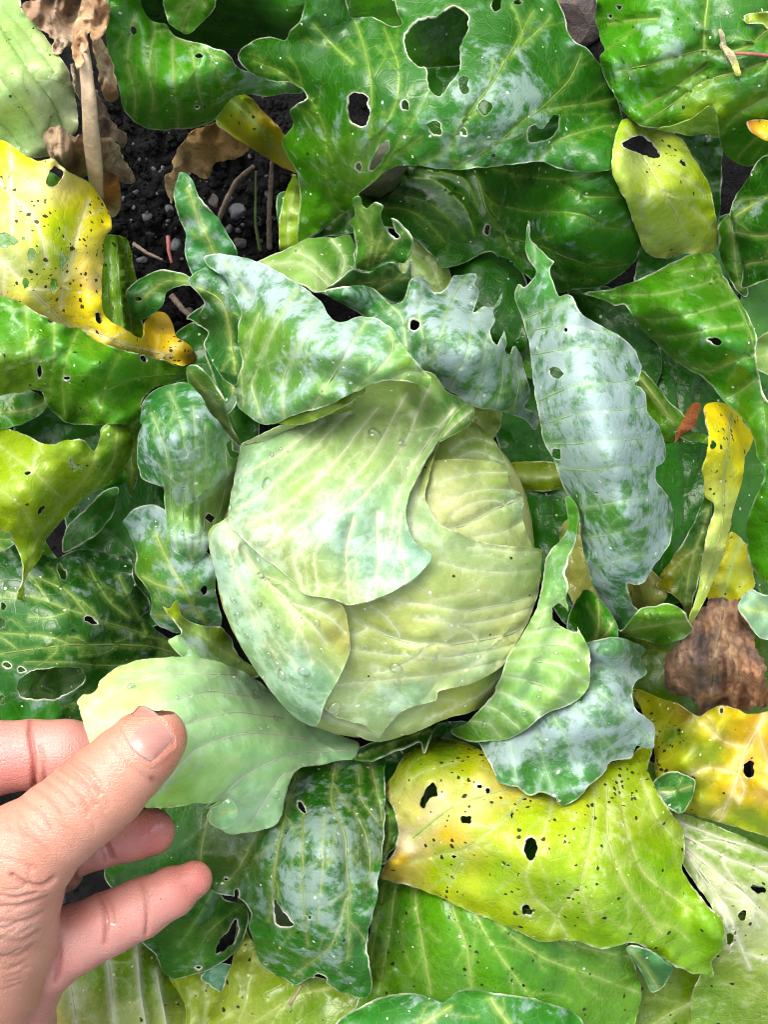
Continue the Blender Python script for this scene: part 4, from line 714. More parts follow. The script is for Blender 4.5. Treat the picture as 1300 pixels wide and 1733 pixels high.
leaf('OB', 'main', '596,456 622,460 648,447 668,446 684,462 696,440 699,470 690,492 680,508 664,512 640,498 606,484 560,496 552,488 575,474', [(600, 470, 11), (680, 460, 12), (675, 505, 10.5), (560, 490, 10.5)], [(620, 470, '#2a7030'), (680, 480, '#3b7f40'), (580, 486, '#55904a')], mat='wax', bloom=.35, veins=[('560,490 620,478 690,470', 2), ('640,490 670,470 692,450', 2)], rim=3.4)
leaf('O13', 'main', '550,496 580,485 606,482 632,487 650,502 667,513 683,506 694,474 710,468 726,477 731,492 746,494 761,481 770,465 806,463 803,480 811,496 802,528 818,519 836,518 851,494 847,514 836,526 839,542 830,557 834,574 843,584 850,572 854,556 858,580 855,594 866,600 872,584 881,602 890,632 897,668 888,690 905,698 912,712 906,728 890,712 862,701 830,693 794,687 774,670 750,655 728,640 690,600 620,540',
     [(570, 500, 10.5), (630, 500, 11.5), (700, 480, 11), (780, 475, 11), (720, 560, 14), (800, 600, 14.5), (845, 510, 11.5), (880, 610, 12), (895, 680, 10.8), (820, 685, 12.5), (740, 640, 13), (900, 715, 9.5)],
     [(620, 520, '#3c7c3c'), (700, 520, '#4a8450'), (780, 560, '#4f8a56'), (840, 650, '#5c9a4c'), (880, 640, '#5f9a3c')], mat='wax', vcol='#a9c98a', bloom=[(600, 505, .5), (650, 530, .45), (720, 510, .82), (780, 520, .85), (760, 610, .8), (840, 590, .85), (860, 660, .65), (690, 570, .6), (800, 660, .75)],
     veins=[('720,640 745,570 760,520 785,475', 3), ('760,655 790,600 800,540 815,525', 3), ('800,684 820,630 822,580 845,520', 3), ('840,692 850,650 852,600', 2.6), ('870,694 878,650 872,600', 2.4), '690,590 680,540 660,515', '725,600 710,540 715,480'],
     holes=[(702, 550, 10, 9)], groove=0.15, jag=1.6, rim=3.4, wob=(.3, 90))
leaf('O7', 'main', '208,884 216,872 226,862 250,855 280,864 300,900 345,930 362,950 366,1000 374,1060 340,1062 322,1056 300,1072 272,1062 254,1042 256,1020 246,992 227,970 231,942 225,920 216,898', [(220, 880, 8.5), (270, 870, 9), (240, 970, 8), (320, 1000, 9.5), (300, 1065, 7.5), (360, 1050, 8)], [(240, 880, '#4c8c58'), (290, 960, '#57965c'), (250, 950, '#5f9a30'), (330, 1030, '#4f9050')], mat='wax', bloom=[(240, 890, .75), (300, 960, .75), (250, 950, .3), (330, 1030, .65)], veins=[('350,1060 300,980 260,900', 2.8), '310,1000 270,990 240,975', '330,1030 290,1040 262,1040'], holes=[(345, 1000, 5, 9)], rim=3.2)
leaf('O8', 'main', '274,1024 286,1028 299,1015 305,1038 322,1052 344,1060 374,1060 388,1076 408,1112 445,1140 400,1150 330,1130 284,1086 308,1072 290,1046', [(290, 1030, 8.8), (330, 1080, 9), (430, 1135, 7)], [(295, 1040, '#a3b832'), (330, 1090, '#8fbf86'), (370, 1075, '#8fae3a'), (400, 1120, '#7fae6a')], mat='wax', bloom=[(330, 1095, .7), (290, 1040, .1), (370, 1070, .2)], veins=['430,1136 360,1090 300,1050'])
leaf('O6', 'main', '316,622 332,619 352,636 368,660 382,686 390,724 412,756 400,752 384,734 366,712 352,694 334,668 318,652', [(325, 630, 11), (370, 680, 10.5), (408, 750, 9.5)], [(340, 650, '#6fa548'), (380, 710, '#86b472')], mat='wax', bloom=.45, veins=[('322,628 360,680 400,748', 2)], curl=.3)
leaf('O5', 'main', '236,715 240,684 254,665 280,652 316,648 334,662 346,680 352,694 370,714 386,734 400,750 413,763 408,790 400,815 393,850 381,880 357,902 347,938 322,952 296,936 282,895 278,850 275,826 250,816 235,806 232,770',
     [(240, 700, 11), (240, 800, 10.5), (300, 660, 11), (290, 740, 13.2), (360, 720, 11.5), (405, 770, 10), (340, 830, 11.5), (280, 830, 11), (320, 945, 9), (385, 870, 9.3), (300, 900, 10)],
     [(280, 690, '#2f7a34'), (260, 760, '#3c8048'), (320, 740, '#4a8c50'), (330, 850, '#6aa03c'), (360, 830, '#7fb052'), (310, 920, '#5f9a60')], mat='wax', vcol='#a9cc86', bloom=[(270, 680, .45), (260, 760, .65), (320, 760, .75), (300, 700, .65), (340, 860, .45), (370, 800, .65), (310, 930, .75)],
     veins=[('325,945 308,880 316,800 305,720 285,665', 3), ('340,930 345,870 350,800 345,720', 3), ('350,910 372,860 385,800 380,745', 2.6), ('300,930 290,860 285,780 255,700', 2.6), '330,940 328,870 332,790 325,690'], holes=['384,752 392,746 396,762 408,768 400,776 388,772', (356, 878, 8, 5, .6)], groove=0.24)
leaf('O9', 'main', '130,1190 139,1176 164,1165 168,1152 200,1128 244,1116 290,1112 330,1112 365,1118 402,1132 440,1154 490,1196 560,1236 606,1258 605,1273 597,1285 574,1288 540,1294 511,1298 498,1309 487,1333 477,1377 466,1397 430,1407 392,1412 374,1404 358,1396 351,1383 357,1368 372,1357 388,1353 350,1359 300,1365 250,1367 215,1350 175,1290 152,1256 140,1220',
     [(135, 1190, 15.2), (240, 1120, 13), (360, 1120, 10.5), (460, 1170, 7.6), (590, 1265, 7.4), (560, 1285, 8.2), (210, 1230, 16), (250, 1350, 15), (330, 1230, 15.2), (430, 1230, 12), (480, 1300, 11.5), (400, 1390, 12), (370, 1300, 14.5), (300, 1160, 14.4)],
     [(170, 1200, '#d2df96'), (150, 1220, '#e0e8aa'), (230, 1150, '#c4dc92'), (330, 1180, '#b6dca2'), (400, 1230, '#aed89c'), (350, 1320, '#a9d288'), (450, 1280, '#b0da9e'), (430, 1380, '#b8dea8'), (540, 1270, '#a9d6a2'), (300, 1340, '#98c464'), (420, 1150, '#a3c8a4')], mat='head', vcol='#dcecc4', bloom=[(330, 1140, .4), (400, 1160, .6), (450, 1280, .3), (350, 1260, .3), (200, 1180, .15), (420, 1370, .6), (320, 1340, .15)],
     veins=[('520,1250 430,1240 330,1270 270,1340', 3), ('440,1180 350,1170 260,1200 200,1230', 3), ('480,1215 400,1205 320,1225 260,1260', 3), ('590,1268 500,1275 420,1310 370,1350', 2.6), ('400,1140 310,1140 230,1155 160,1190', 2.6), ('540,1285 480,1310 440,1370 420,1400', 2.6), ('350,1125 270,1130 200,1150', 2.2)], groove=.17, alb_k=1.55, branch=True, bspace=70, wob=(.2, 130), label='pale mint leaf pinched between thumb and finger')
leaf('O9h', 'main', '352,1383 358,1369 372,1357 388,1352 398,1360 402,1374 396,1392 384,1402 368,1402 357,1395', [(360, 1380, 12.6), (400, 1370, 13.2), (380, 1400, 12.9)], '#86b688', mat='head', alb_k=1.4, bloom=.5, curl=-.12, wob=(.02, 100), ripple=.05, veins=[('396,1372 372,1376 356,1386', 2)])
leaf('OE', 'main', '596,1284 630,1266 650,1256 676,1244 702,1230 740,1224 732,1240 724,1262 717,1274 711,1256 690,1264 668,1270 632,1286', [(610, 1280, 8.2), (660, 1252, 8), (730, 1235, 8), (718, 1270, 8.8)], '#236a2a', bloom=.1, veins=[('610,1280 670,1254 728,1236', 1.8)], rim=3.2)

# ---- the head: overlapping wrapper leaves round a firm core
def head_core():
    vs, fs = [], []; S, R = 48, 24
    for i in range(R + 1):
        th = math.pi * i / R
        for j in range(S):
            a = 2 * math.pi * j / S; rr = math.sin(th) * (1 + .02 * math.sin(5 * a + i * .4)); z = HEAD['zc'] - .002 + HEAD['rz'] * .93 * math.cos(th)
            u = HEAD['cu'] + HEAD['ru'] * .95 * rr * math.cos(a); v = HEAD['cv'] - HEAD['rv'] * .95 * rr * math.sin(a)
            vs.append(P(u, v, z) - np.array(PLANTS['main'].location))
    for i in range(R):
        for j in range(S): fs.append((i * S + j, (i + 1) * S + j, (i + 1) * S + (j + 1) % S, i * S + (j + 1) % S))
    ob = link_mesh('head_core', vs, fs, M['head'], PLANTS['main']); n = len(vs)
    add_attr(ob.data, 'col', np.tile(lin('#c6cf8a') * ALB, (n, 1))); add_attr(ob.data, 'vcol', np.tile(lin('#d8deb0') * ALB, (n, 1))); add_attr(ob.data, 'a1', np.tile([0, 0, .3, 0], (n, 1)))
head_core()
HW = dict(head=True, mat='head', vcol='#dfe8b4', wob=(.26, 105), pucker=.06, ripple=.14, branch=True, bspace=80, gap=.0016, jag=1.1, rim=2.4, vw=1.9)
leaf('HP', 'main', '352,904 366,886 390,890 392,960 376,990 358,950', [(375, 930, .2)], '#bcd086', name='head_leaf', **{**HW, 'bspace': 200}, veins=[('378,890 380,970', 3)])
leaf('H6', 'main', '722,800 745,745 768,722 802,716 834,742 852,772 866,806 820,812 760,815', [(800, 760, .3)], [(760, 760, '#b4c866'), (820, 750, '#8fb444'), (790, 790, '#c4d08a'), (845, 790, '#9dbd78')], name='head_leaf', **HW, veins=['852,780 800,765 750,790', '840,750 800,742 765,760'], bloom=[(840, 780, .5), (770, 760, .1)])
leaf('H4', 'main', '715,800 732,780 790,777 835,782 858,795 864,822 886,842 884,872 893,905 906,945 850,960 780,930 715,880', [(790, 780, .5), (870, 830, .6), (800, 870, .75), (880, 920, .4)], [(760, 840, '#dde0a0'), (800, 870, '#dfe2a8'), (800, 800, '#c0d27e'), (850, 830, '#a9c66a'), (860, 890, '#c9d890'), (740, 800, '#cdd68c'), (880, 850, '#a8cba0')], name='head_leaf', **HW,
     veins=[('884,842 840,860 790,888 730,900', 4), '860,800 810,800 750,815', '890,880 850,900 800,910', '870,830 820,828 745,850'], bloom=[(870, 840, .45), (800, 860, .05)], speck=.02, groove=.2, label='creamy inner head leaf with ridge')
leaf('H8', 'main', '440,1110 470,1150 500,1185 545,1218 590,1238 640,1256 700,1240 760,1215 820,1200 860,1170 905,1080 915,1040 860,1080 700,1150 520,1140', [(500, 1180, .05), (640, 1240, .05), (860, 1150, .1)], [(500, 1190, '#c9d8a4'), (600, 1240, '#c4d69c'), (780, 1190, '#c3cd6e'), (860, 1140, '#9cbd5e'), (700, 1215, '#bcd08e')], name='head_leaf', **HW, veins=['470,1150 560,1215 640,1245', '880,1100 820,1170 720,1220'], speck=.03)
leaf('H3', 'main', '800,690 790,686 764,708 747,740 735,772 724,815 722,846 735,876 760,896 814,916 856,924 914,929 917,960 912,1000 898,1045 876,1085 856,1122 828,1142 800,1156 770,1164 742,1170 738,1186 700,1196 676,1208 655,1230 640,1252 628,1238 612,1226 570,1214 540,1190 500,1130 500,1000 600,900 660,800 720,720',
     [(770, 710, .5), (720, 840, .95), (860, 930, 1.0), (910, 960, .8), (700, 1050, 1.15), (860, 1110, .6), (740, 1175, .5), (640, 1240, .35), (560, 1120, .9)],
     [(715, 800, '#b9cd6e'), (705, 880, '#b4d098'), (790, 930, '#bcd492'), (880, 960, '#bdd38a'), (760, 990, '#c3d688'), (850, 1050, '#d6de92'), (700, 1060, '#cfda86'), (640, 1050, '#c6d272'), (780, 1090, '#dbe2a0'), (680, 1120, '#c9d77e'), (800, 1120, '#bcd49c'), (600, 1110, '#cdd98a'), (640, 1180, '#b4d3a0'), (560, 1170, '#c4d990'), (700, 1180, '#a9cf9c')], name='head_leaf', **HW,
     veins=[('895,1062 840,1078 790,1086 710,1088 654,1074 600,1048', 4.6), ('905,1010 800,1032 720,1022 640,1010', 2.4), ('885,1088 780,1110 680,1108 590,1100', 2), '910,965 820,968 745,950', '862,1116 760,1138 650,1150 560,1160', '912,935 850,932 790,925', ('760,720 715,790 700,860 700,920', 2.6), '900,1030 800,1055 700,1045'],
     bloom=[(700, 900, .5), (800, 940, .4), (830, 1110, .5), (650, 1190, .65), (700, 1070, 0), (850, 1050, .05), (560, 1180, .3)], speck=.03, groove=.2, curl=-.2, label='pale yellow-green wrapper leaf with long pale rib')
leaf('H2', 'main', '355,908 384,876 420,880 470,930 520,975 560,1010 582,1028 588,1050 592,1080 591,1108 574,1146 556,1178 548,1194 534,1230 496,1212 454,1164 414,1104 383,1036 363,966',
     [(380, 910, .9), (480, 980, 1.3), (570, 1050, 1.2), (560, 1150, .8), (396, 1050, .55), (440, 1130, .55), (505, 1205, .5), (500, 1080, 1.25)], [(400, 920, '#bcd59a'), (460, 1000, '#b4d380'), (530, 1070, '#b9d17c'), (575, 1070, '#c9c46a'), (440, 1060, '#a3c9a0'), (500, 1130, '#a3cba6'), (540, 1160, '#9ccaa2'), (390, 960, '#a6cbb0')], name='head_leaf', **HW,
     veins=[('385,890 404,922 440,970 492,1022 552,1088', 4), '388,930 412,1000 452,1060 500,1130', '395,960 430,1050 480,1130', '440,970 500,1050 530,1120', '492,1022 550,1040 585,1070'], bloom=[(430, 1060, .75), (500, 1140, .7), (400, 990, .8), (480, 1010, .25), (540, 1080, .15)], groove=.22, curl=-.2)
leaf('H1', 'main', '600,640 660,620 730,630 752,655 792,684 770,702 748,738 722,778 697,825 687,868 690,892 698,914 712,928 731,938 727,952 708,972 690,986 664,1002 628,1016 590,1024 566,1014 540,1010 512,1004 496,985 470,962 440,940 404,905 386,882 388,850 396,805 404,770 412,748 470,730 540,700',
     [(740, 660, .6), (770, 700, .7), (600, 690, 1.2), (430, 780, .8), (400, 860, .7), (560, 820, 1.7), (690, 850, 1.4), (520, 930, 1.6), (440, 900, 1.3), (470, 940, .95), (505, 985, 1.1), (540, 915, 1.9), (590, 860, 1.95), (590, 950, 1.35), (545, 985, 1.3), (640, 1000, 1.75), (725, 940, 1.75), (660, 920, 1.45), (590, 1015, 1.85)],
     [(700, 670, '#9dbd6a'), (760, 680, '#5f8f44'), (640, 720, '#b4cc76'), (560, 760, '#b0cb80'), (440, 800, '#a3c999'), (420, 850, '#a6cda6'), (500, 830, '#b6d07e'), (620, 800, '#b0cc78'), (560, 880, '#a4ccaa'), (600, 860, '#a6ccaa'), (660, 830, '#a6cc90'), (470, 930, '#bccb96'), (520, 960, '#a4bb66'), (560, 990, '#adc27c'), (640, 940, '#a3ccac'), (600, 930, '#a0c8a4'), (700, 945, '#a8d0b2'), (450, 890, '#c0c49a')], name='head_leaf', **HW,
     veins=[('690,665 630,770 560,850 500,900 450,925', 2.2), ('640,690 560,790 490,850 420,890', 2.2), ('725,660 690,740 650,800 600,850 540,895', 2.2), '590,700 520,770 450,830 400,860', '550,712 480,765 415,800', ('770,690 710,770 672,840 660,900', 2.6), '560,880 532,940 540,1000', '600,872 586,940 590,1012', '640,866 640,940 634,1008', '680,870 678,930 690,980', '520,900 500,950 512,996'],
     bloom=[(420, 840, .7), (560, 900, .75), (640, 930, .7), (600, 750, .2), (500, 830, .15), (530, 970, .2), (720, 940, .5), (700, 800, .35), (480, 920, .6), (740, 670, .05)], speck=.02, groove=.2, curl=-.35, label='broad wrapper leaf folded across the top of the head')
leaf('H7', 'main', '744,748 752,728 768,703 786,686 798,684 804,696 798,716 784,728 764,738', [(770, 715, 1.2), (798, 690, 1.4)], [(770, 720, '#7fae44'), (795, 695, '#5f9432')], name='head_leaf', **HW, veins=[('750,740 775,712 798,694', 2)])
leaf('H9', 'main', '412,752 440,736 480,718 520,696 560,678 598,668 600,690 576,700 540,706 500,722 450,742', [(420, 748, 1.1), (500, 710, 2.0), (595, 675, 2.2)], [(440, 740, '#b4cf98'), (520, 705, '#a9c85a'), (590, 680, '#9cc04a')], name='head_leaf', **HW, veins=[('420,748 500,712 594,678', 2.2)])
leaf('O1b', 'main', '404,640 440,700 500,720 560,700 620,660 560,640 460,640', [(420, 680, 9.5), (560, 670, 12.5)], '#8fae44', mat='head')
leaf('O1', 'main', '344,436 362,430 396,432 440,445 480,464 520,490 545,512 562,541 585,544 606,535 640,540 666,560 690,596 716,626 731,641 724,662 712,655 690,646 650,645 604,660 570,680 535,692 500,702 462,718 438,715 412,697 400,682 400,655 409,615 404,580 403,552 408,530 402,510 390,488 374,466 352,452',
     [(350, 440, 10.5), (440, 450, 12), (520, 490, 13), (600, 540, 15), (680, 590, 16), (728, 642, 15.4), (650, 640, 16), (560, 600, 16.2), (480, 560, 14.5), (430, 600, 12), (405, 670, 10.5), (450, 710, 11.2), (530, 690, 13.2), (600, 660, 14.8), (410, 545, 11.5)],
     [(380, 450, '#4f8a56'), (440, 480, '#5f8f6c'), (520, 530, '#5c9460'), (440, 570, '#6fa534'), (430, 640, '#5f9a3a'), (500, 600, '#74a84c'), (560, 620, '#6fa862'), (640, 600, '#6fa86c'), (690, 625, '#7fae4c'), (450, 690, '#7aae72'), (540, 680, '#5a9640'), (600, 570, '#74a878')], mat='wax', vcol='#b8d48c',
     bloom=[(400, 450, .85), (470, 490, .85), (520, 540, .8), (450, 570, .2), (430, 650, .45), (500, 610, .7), (580, 570, .75), (640, 580, .65), (690, 620, .3), (620, 640, .6), (460, 700, .7), (540, 680, .55)],
     veins=[('445,712 425,650 448,590 480,530 500,490', 3.6), ('480,708 480,640 510,580 545,530', 3.4), ('530,690 560,640 590,590 620,545', 3), ('600,660 640,625 665,590 660,562', 2.6), ('412,680 408,630 425,570 440,530', 2.6), '660,645 690,630 712,632', '420,500 400,470 380,445'], groove=0.18, wob=(.22, 120), rim=3.0, label='grey-blue waxy leaf curling over the head')
leaf('O12', 'main', '894,374 898,392 904,408 922,430 937,442 930,456 938,478 945,500 958,498 970,502 978,518 986,532 1006,545 1030,558 1054,570 1070,586 1080,602 1089,628 1083,642 1074,650 1086,656 1093,668 1095,692 1106,708 1117,722 1126,752 1129,772 1122,784 1110,792 1116,816 1128,836 1137,852 1141,872 1136,918 1124,936 1108,957 1094,982 1078,990 1062,988 1066,1010 1071,1026 1084,1040 1082,1064 1072,1073 1050,1064 1036,1052 1016,1016 996,968 985,916 980,862 958,834 938,782 920,744 912,700 904,660 898,592 888,548 876,520 871,496 877,480 886,486 897,478 908,460 896,440 889,420',
     [(894, 380, 12.5), (880, 490, 12), (925, 470, 13.5), (900, 600, 13), (960, 540, 15), (1070, 600, 13.5), (1000, 660, 16), (920, 740, 12.8), (1030, 780, 16), (1125, 770, 13), (960, 830, 12.2), (1060, 880, 15), (1135, 880, 12.2), (985, 920, 11.8), (1050, 970, 13), (1070, 1065, 10.8), (1030, 1040, 10.5)],
     [(900, 430, '#4f9a48'), (950, 540, '#568f52'), (1030, 600, '#548a54'), (1000, 700, '#5c9466'), (1060, 780, '#54904e'), (1040, 880, '#4c8c3a'), (1060, 960, '#548f5a'), (930, 760, '#5a9a4c')], mat='wax', vcol='#a5cc92',
     bloom=[(900, 400, .35), (920, 500, .6), (960, 600, .95), (1040, 600, .8), (1020, 700, .95), (930, 720, .75), (1000, 800, .98), (1080, 800, .85), (1040, 880, .5), (1100, 880, .8), (1020, 930, .85), (1060, 960, .75), (1050, 1040, .7), (980, 850, .7)],
     veins=[('898,600 950,590 1010,590 1070,600', 3.2), ('908,680 960,655 1020,650 1084,640', 3.2), ('914,720 970,700 1030,696 1094,690', 3), ('925,750 1000,748 1060,745 1118,740', 2.6), ('940,790 1010,795 1070,790 1110,788', 2.6), ('884,540 930,520 975,512', 2.6), ('890,560 950,550 1040,565', 2.6), ('878,490 905,440 896,390', 2.6), ('975,860 1040,850 1130,840', 2.4), ('985,910 1050,900 1132,880', 2.4), ('996,960 1050,945 1110,940', 2.2)],
     holes=[(940, 632, 12, 11), (942, 768, 8, 10), (1058, 1010, 4, 3), (1010, 834, 5, 3), (958, 558, 3, 3)], groove=.10, jag=1.8, rim=3.0, bspace=44, wob=(.22, 110), label='long grey-white waxy leaf arching beside the head')
leaf('R10', 'right', '1040,1056 1052,1068 1084,1030 1110,1024 1130,1021 1156,1033 1166,1052 1174,1066 1150,1084 1120,1091 1092,1084 1062,1078 1042,1078', [(1060, 1070, 9.5), (1120, 1050, 11), (1165, 1065, 9.5)], [(1100, 1060, '#5c9c48'), (1140, 1040, '#6fa85a')], bloom=.3, veins=[('1046,1070 1110,1060 1165,1050', 2)], curl=.3)
leaf('O11b', 'main', '960,1060 985,1000 1010,1008 1030,1030 1046,1060 1040,1090 1000,1110', [(1000, 1050, 8.5)], '#357a2c', bloom=.2, veins=['1000,1100 1015,1060 1012,1015', '1000,1100 1030,1070 1040,1050'])
leaf('O11', 'main', '950,1100 1000,1086 1040,1078 1062,1082 1093,1099 1084,1113 1097,1137 1076,1155 1071,1180 1077,1200 1096,1216 1109,1230 1108,1264 1096,1268 1078,1262 1068,1284 1036,1288 1025,1304 1012,1318 997,1330 976,1353 956,1365 944,1361 940,1350 912,1342 896,1347 880,1333 862,1328 844,1321 832,1297 817,1270 808,1250 850,1190',
     [(1000, 1090, 9), (1090, 1110, 9.5), (1030, 1170, 12), (1100, 1240, 10.5), (950, 1230, 12), (880, 1270, 11), (820, 1260, 9.5), (960, 1355, 10.2), (1030, 1290, 10.8)], [(1040, 1130, '#5d9060'), (1000, 1250, '#5a9060'), (900, 1300, '#3c8030'), (960, 1330, '#4a8c3c'), (870, 1280, '#5a8c60')], mat='wax', vcol='#a9cfa0',
     bloom=[(1050, 1140, .85), (1080, 1220, .95), (980, 1240, .95), (880, 1280, .9), (950, 1330, .45), (900, 1320, .4), (1040, 1220, .6), (1000, 1300, .7), (1060, 1090, .5)],
     veins=[('980,1150 1030,1180 1070,1220 1104,1256', 2.6), ('950,1180 1000,1220 1040,1270', 2.6), ('930,1200 960,1250 985,1310', 2.6), ('900,1220 920,1280 938,1340', 2.4), ('860,1230 870,1280 876,1320', 2.2), ('990,1120 1040,1130 1080,1150', 2.4)], holes=[], groove=.1, jag=2.2, rim=3.0, label='grey-blue notched leaf below the right of the head')
leaf('O10', 'main', '958,838 972,848 980,872 977,904 968,936 955,968 962,990 958,1012 962,1036 973,1056 985,1073 999,1104 997,1128 1001,1148 992,1172 968,1192 926,1207 900,1228 880,1241 852,1252 812,1256 776,1250 764,1236 790,1222 822,1190 841,1160 860,1112 884,1076 905,1036 919,988 925,942 948,916 962,890',
     [(970, 860, 12), (960, 930, 11.5), (930, 1000, 11), (985, 1090, 12.2), (995, 1150, 11.6), (900, 1080, 9.5), (930, 1130, 12.8), (860, 1150, 9.8), (880, 1200, 12.2), (960, 1190, 11.6), (800, 1245, 9.2), (860, 1248, 10.8)],
     [(965, 880, '#4f9230'), (950, 960, '#7fb46a'), (930, 1080, '#a0c678'), (970, 1120, '#93bf62'), (900, 1160, '#93c27c'), (940, 1180, '#9cc672'), (850, 1220, '#7fb266'), (880, 1235, '#4f9634'), (790, 1240, '#6fa844')], mat='wax', vcol='#c0dca0', bloom=[(950, 950, .5), (920, 1100, .3), (960, 1140, .15), (860, 1180, .55), (850, 1230, .3)],
     veins=[('885,1078 930,1062 975,1066', 2.4), ('870,1098 920,1092 965,1096 994,1118', 2.8), ('858,1120 900,1118 950,1130 990,1152', 2.8), ('848,1145 890,1150 930,1168 962,1190', 2.8), ('836,1168 870,1180 900,1200 912,1214', 2.6), ('818,1192 850,1206 880,1236', 2.4), ('905,1040 935,1024 955,1012', 2.2), ('795,1220 830,1226 848,1248', 2.2)], holes=['936,1030 946,1020 958,1030 968,1046 978,1066 970,1070 954,1062 938,1048'], groove=.18, bspace=60, rim=3.0, label='rib-crossed bright green leaf cupping the right of the head')
# ------------------------------------------------------------------ hand
def seg_sdf(X, Y, Z, a, b, ra, rb, flat=None):
    ax, ay, az = a; dx, dy, dz = b[0] - a[0], b[1] - a[1], b[2] - a[2]
    L = dx * dx + dy * dy + dz * dz + 1e-12
    t = np.clip(((X - ax) * dx + (Y - ay) * dy + (Z - az) * dz) / L, 0, 1)
    s = t * t * (3 - 2 * t)
    return np.sqrt((X - ax - t * dx) ** 2 + (Y - ay - t * dy) ** 2 + (Z - az - t * dz) ** 2) - (ra + (rb - ra) * s)
def smin(a, b, k):
    h = np.clip(.5 + .5 * (b - a) / k, 0, 1)
    return b + (a - b) * h - k * h * (1 - h)

def surface_nets(D, org, h):
    nx, ny, nz = D.shape; ins = D < 0
    c = np.zeros((nx - 1, ny - 1, nz - 1), np.uint8)
    for i in (0, 1):
        for j in (0, 1):
            for k in (0, 1): c += ins[i:nx - 1 + i, j:ny - 1 + j, k:nz - 1 + k]
    ix, iy, iz = np.nonzero((c > 0) & (c < 8))
    idx = -np.ones(c.shape, int); idx[ix, iy, iz] = np.arange(len(ix))
    acc = np.zeros((len(ix), 3)); cnt = np.zeros(len(ix))
    cor = [(i, j, k) for i in (0, 1) for j in (0, 1) for k in (0, 1)]
    val = {q: D[ix + q[0], iy + q[1], iz + q[2]] for q in cor}
    for q in cor:
        for ax in range(3):
            if q[ax] == 1: continue
            p = list(q); p[ax] = 1; p = tuple(p); a, b = val[q], val[p]; m = (a < 0) != (b < 0)
            t = np.where(m, a / np.where(m, a - b, 1), 0)
            pos = np.tile(np.array(q, float), (len(ix), 1)); pos[:, ax] += t
            acc += pos * m[:, None]; cnt += m
    V = (np.stack([ix, iy, iz], -1) + acc / cnt[:, None]) * h + org
    F = []
    for ax in range(3):
        sl0 = [slice(1, -1)] * 3; sl0[ax] = slice(0, -1); sl1 = [slice(1, -1)] * 3; sl1[ax] = slice(1, None)
        A = ins[tuple(sl0)]; Bm = ins[tuple(sl1)]; m = A != Bm
        e = np.stack(np.nonzero(m), -1); e = e + np.array([0 if i == ax else 1 for i in range(3)])
        fl = A[m]; b, c2 = (ax + 1) % 3, (ax + 2) % 3
        def cell(db, dc):
            q = e.copy(); q[:, b] -= db; q[:, c2] -= dc; return idx[q[:, 0], q[:, 1], q[:, 2]]
        Q = np.stack([cell(1, 1), cell(0, 1), cell(0, 0), cell(1, 0)], -1)
        Q[~fl] = Q[~fl][:, ::-1]; F.append(Q)
    F = np.concatenate(F); return V, F[(F >= 0).all(1)]

def skin_material():
    t = NT('skin'); co = t.n('TexCoord').outputs['Object']; ca = t.attr('col'); col = ca.outputs['Color']; wet = t.ss(t.math('ADD', ca.outputs['Alpha'], t.math('MULTIPLY', t.noise(co, 500, 2, .5), .5)), .55, .75)
    n1 = t.noise(co, 60, 5, .6); n2 = t.noise(co, 480, 5, .65); n3 = t.noise(co, 1700, 3, .6)
    v = t.voro(co, 900, 'DISTANCE_TO_EDGE').outputs['Distance']
    mp = t.n('Mapping'); t.put(mp.inputs[0], co); mp.inputs['Rotation'].default_value = (0, 0, math.radians(42)); mp.inputs['Scale'].default_value = (1, 5, 1)
    nl = t.noise(mp.outputs[0], 260, 4, .6)
    base = t.mix(t.ss(n1, .35, .65, 0, .45), col, t.mix(1.0, col, (1.06, .84, .8, 1), 'MULTIPLY'))
    base = t.mix(t.ss(n2, .5, .75, 0, .22), base, t.mix(1.0, col, (.8, .62, .58, 1), 'MULTIPLY'))
    vd = t.voro(co, 130); sc = t.n('SeparateColor'); t.put(sc.inputs[0], vd.outputs['Color'])
    sp = t.math('MULTIPLY', t.math('LESS_THAN', vd.outputs['Distance'], t.math('MULTIPLY', sc.outputs[1], .09)), t.math('GREATER_THAN', .3, sc.outputs[0]))
    base = t.mix(t.math('MULTIPLY', sp, .75), base, (.09, .035, .02, 1))
    bp = t.n('Bump'); bp.inputs['Strength'].default_value = .5; bp.inputs['Distance'].default_value = .0006
    hh = t.math('ADD', t.math('MULTIPLY', n2, .25), t.math('MULTIPLY', t.ss(v, 0, .25), .3)); hh = t.math('ADD', hh, t.math('MULTIPLY', n3, .2)); hh = t.math('ADD', hh, t.math('MULTIPLY', nl, .9))
    t.put(bp.inputs['Height'], hh)
    b = t.n('BsdfPrincipled'); t.put(b.inputs['Base Color'], base); t.put(b.inputs['Roughness'], t.ss(n1, .3, .7, .28, .48))
    b.inputs['Subsurface Weight'].default_value = .35; b.inputs['Subsurface Radius'].default_value = (1.0, .35, .2); b.inputs['Subsurface Scale'].default_value = .0035
    b.inputs['Specular IOR Level'].default_value = .5; t.put(b.inputs['Normal'], bp.outputs[0]); t.put(b.inputs['Coat Weight'], wet); b.inputs['Coat Roughness'].default_value = .06
    o = t.n('OutputMaterial'); t.put(o.inputs[0], b.outputs[0]); return t.m

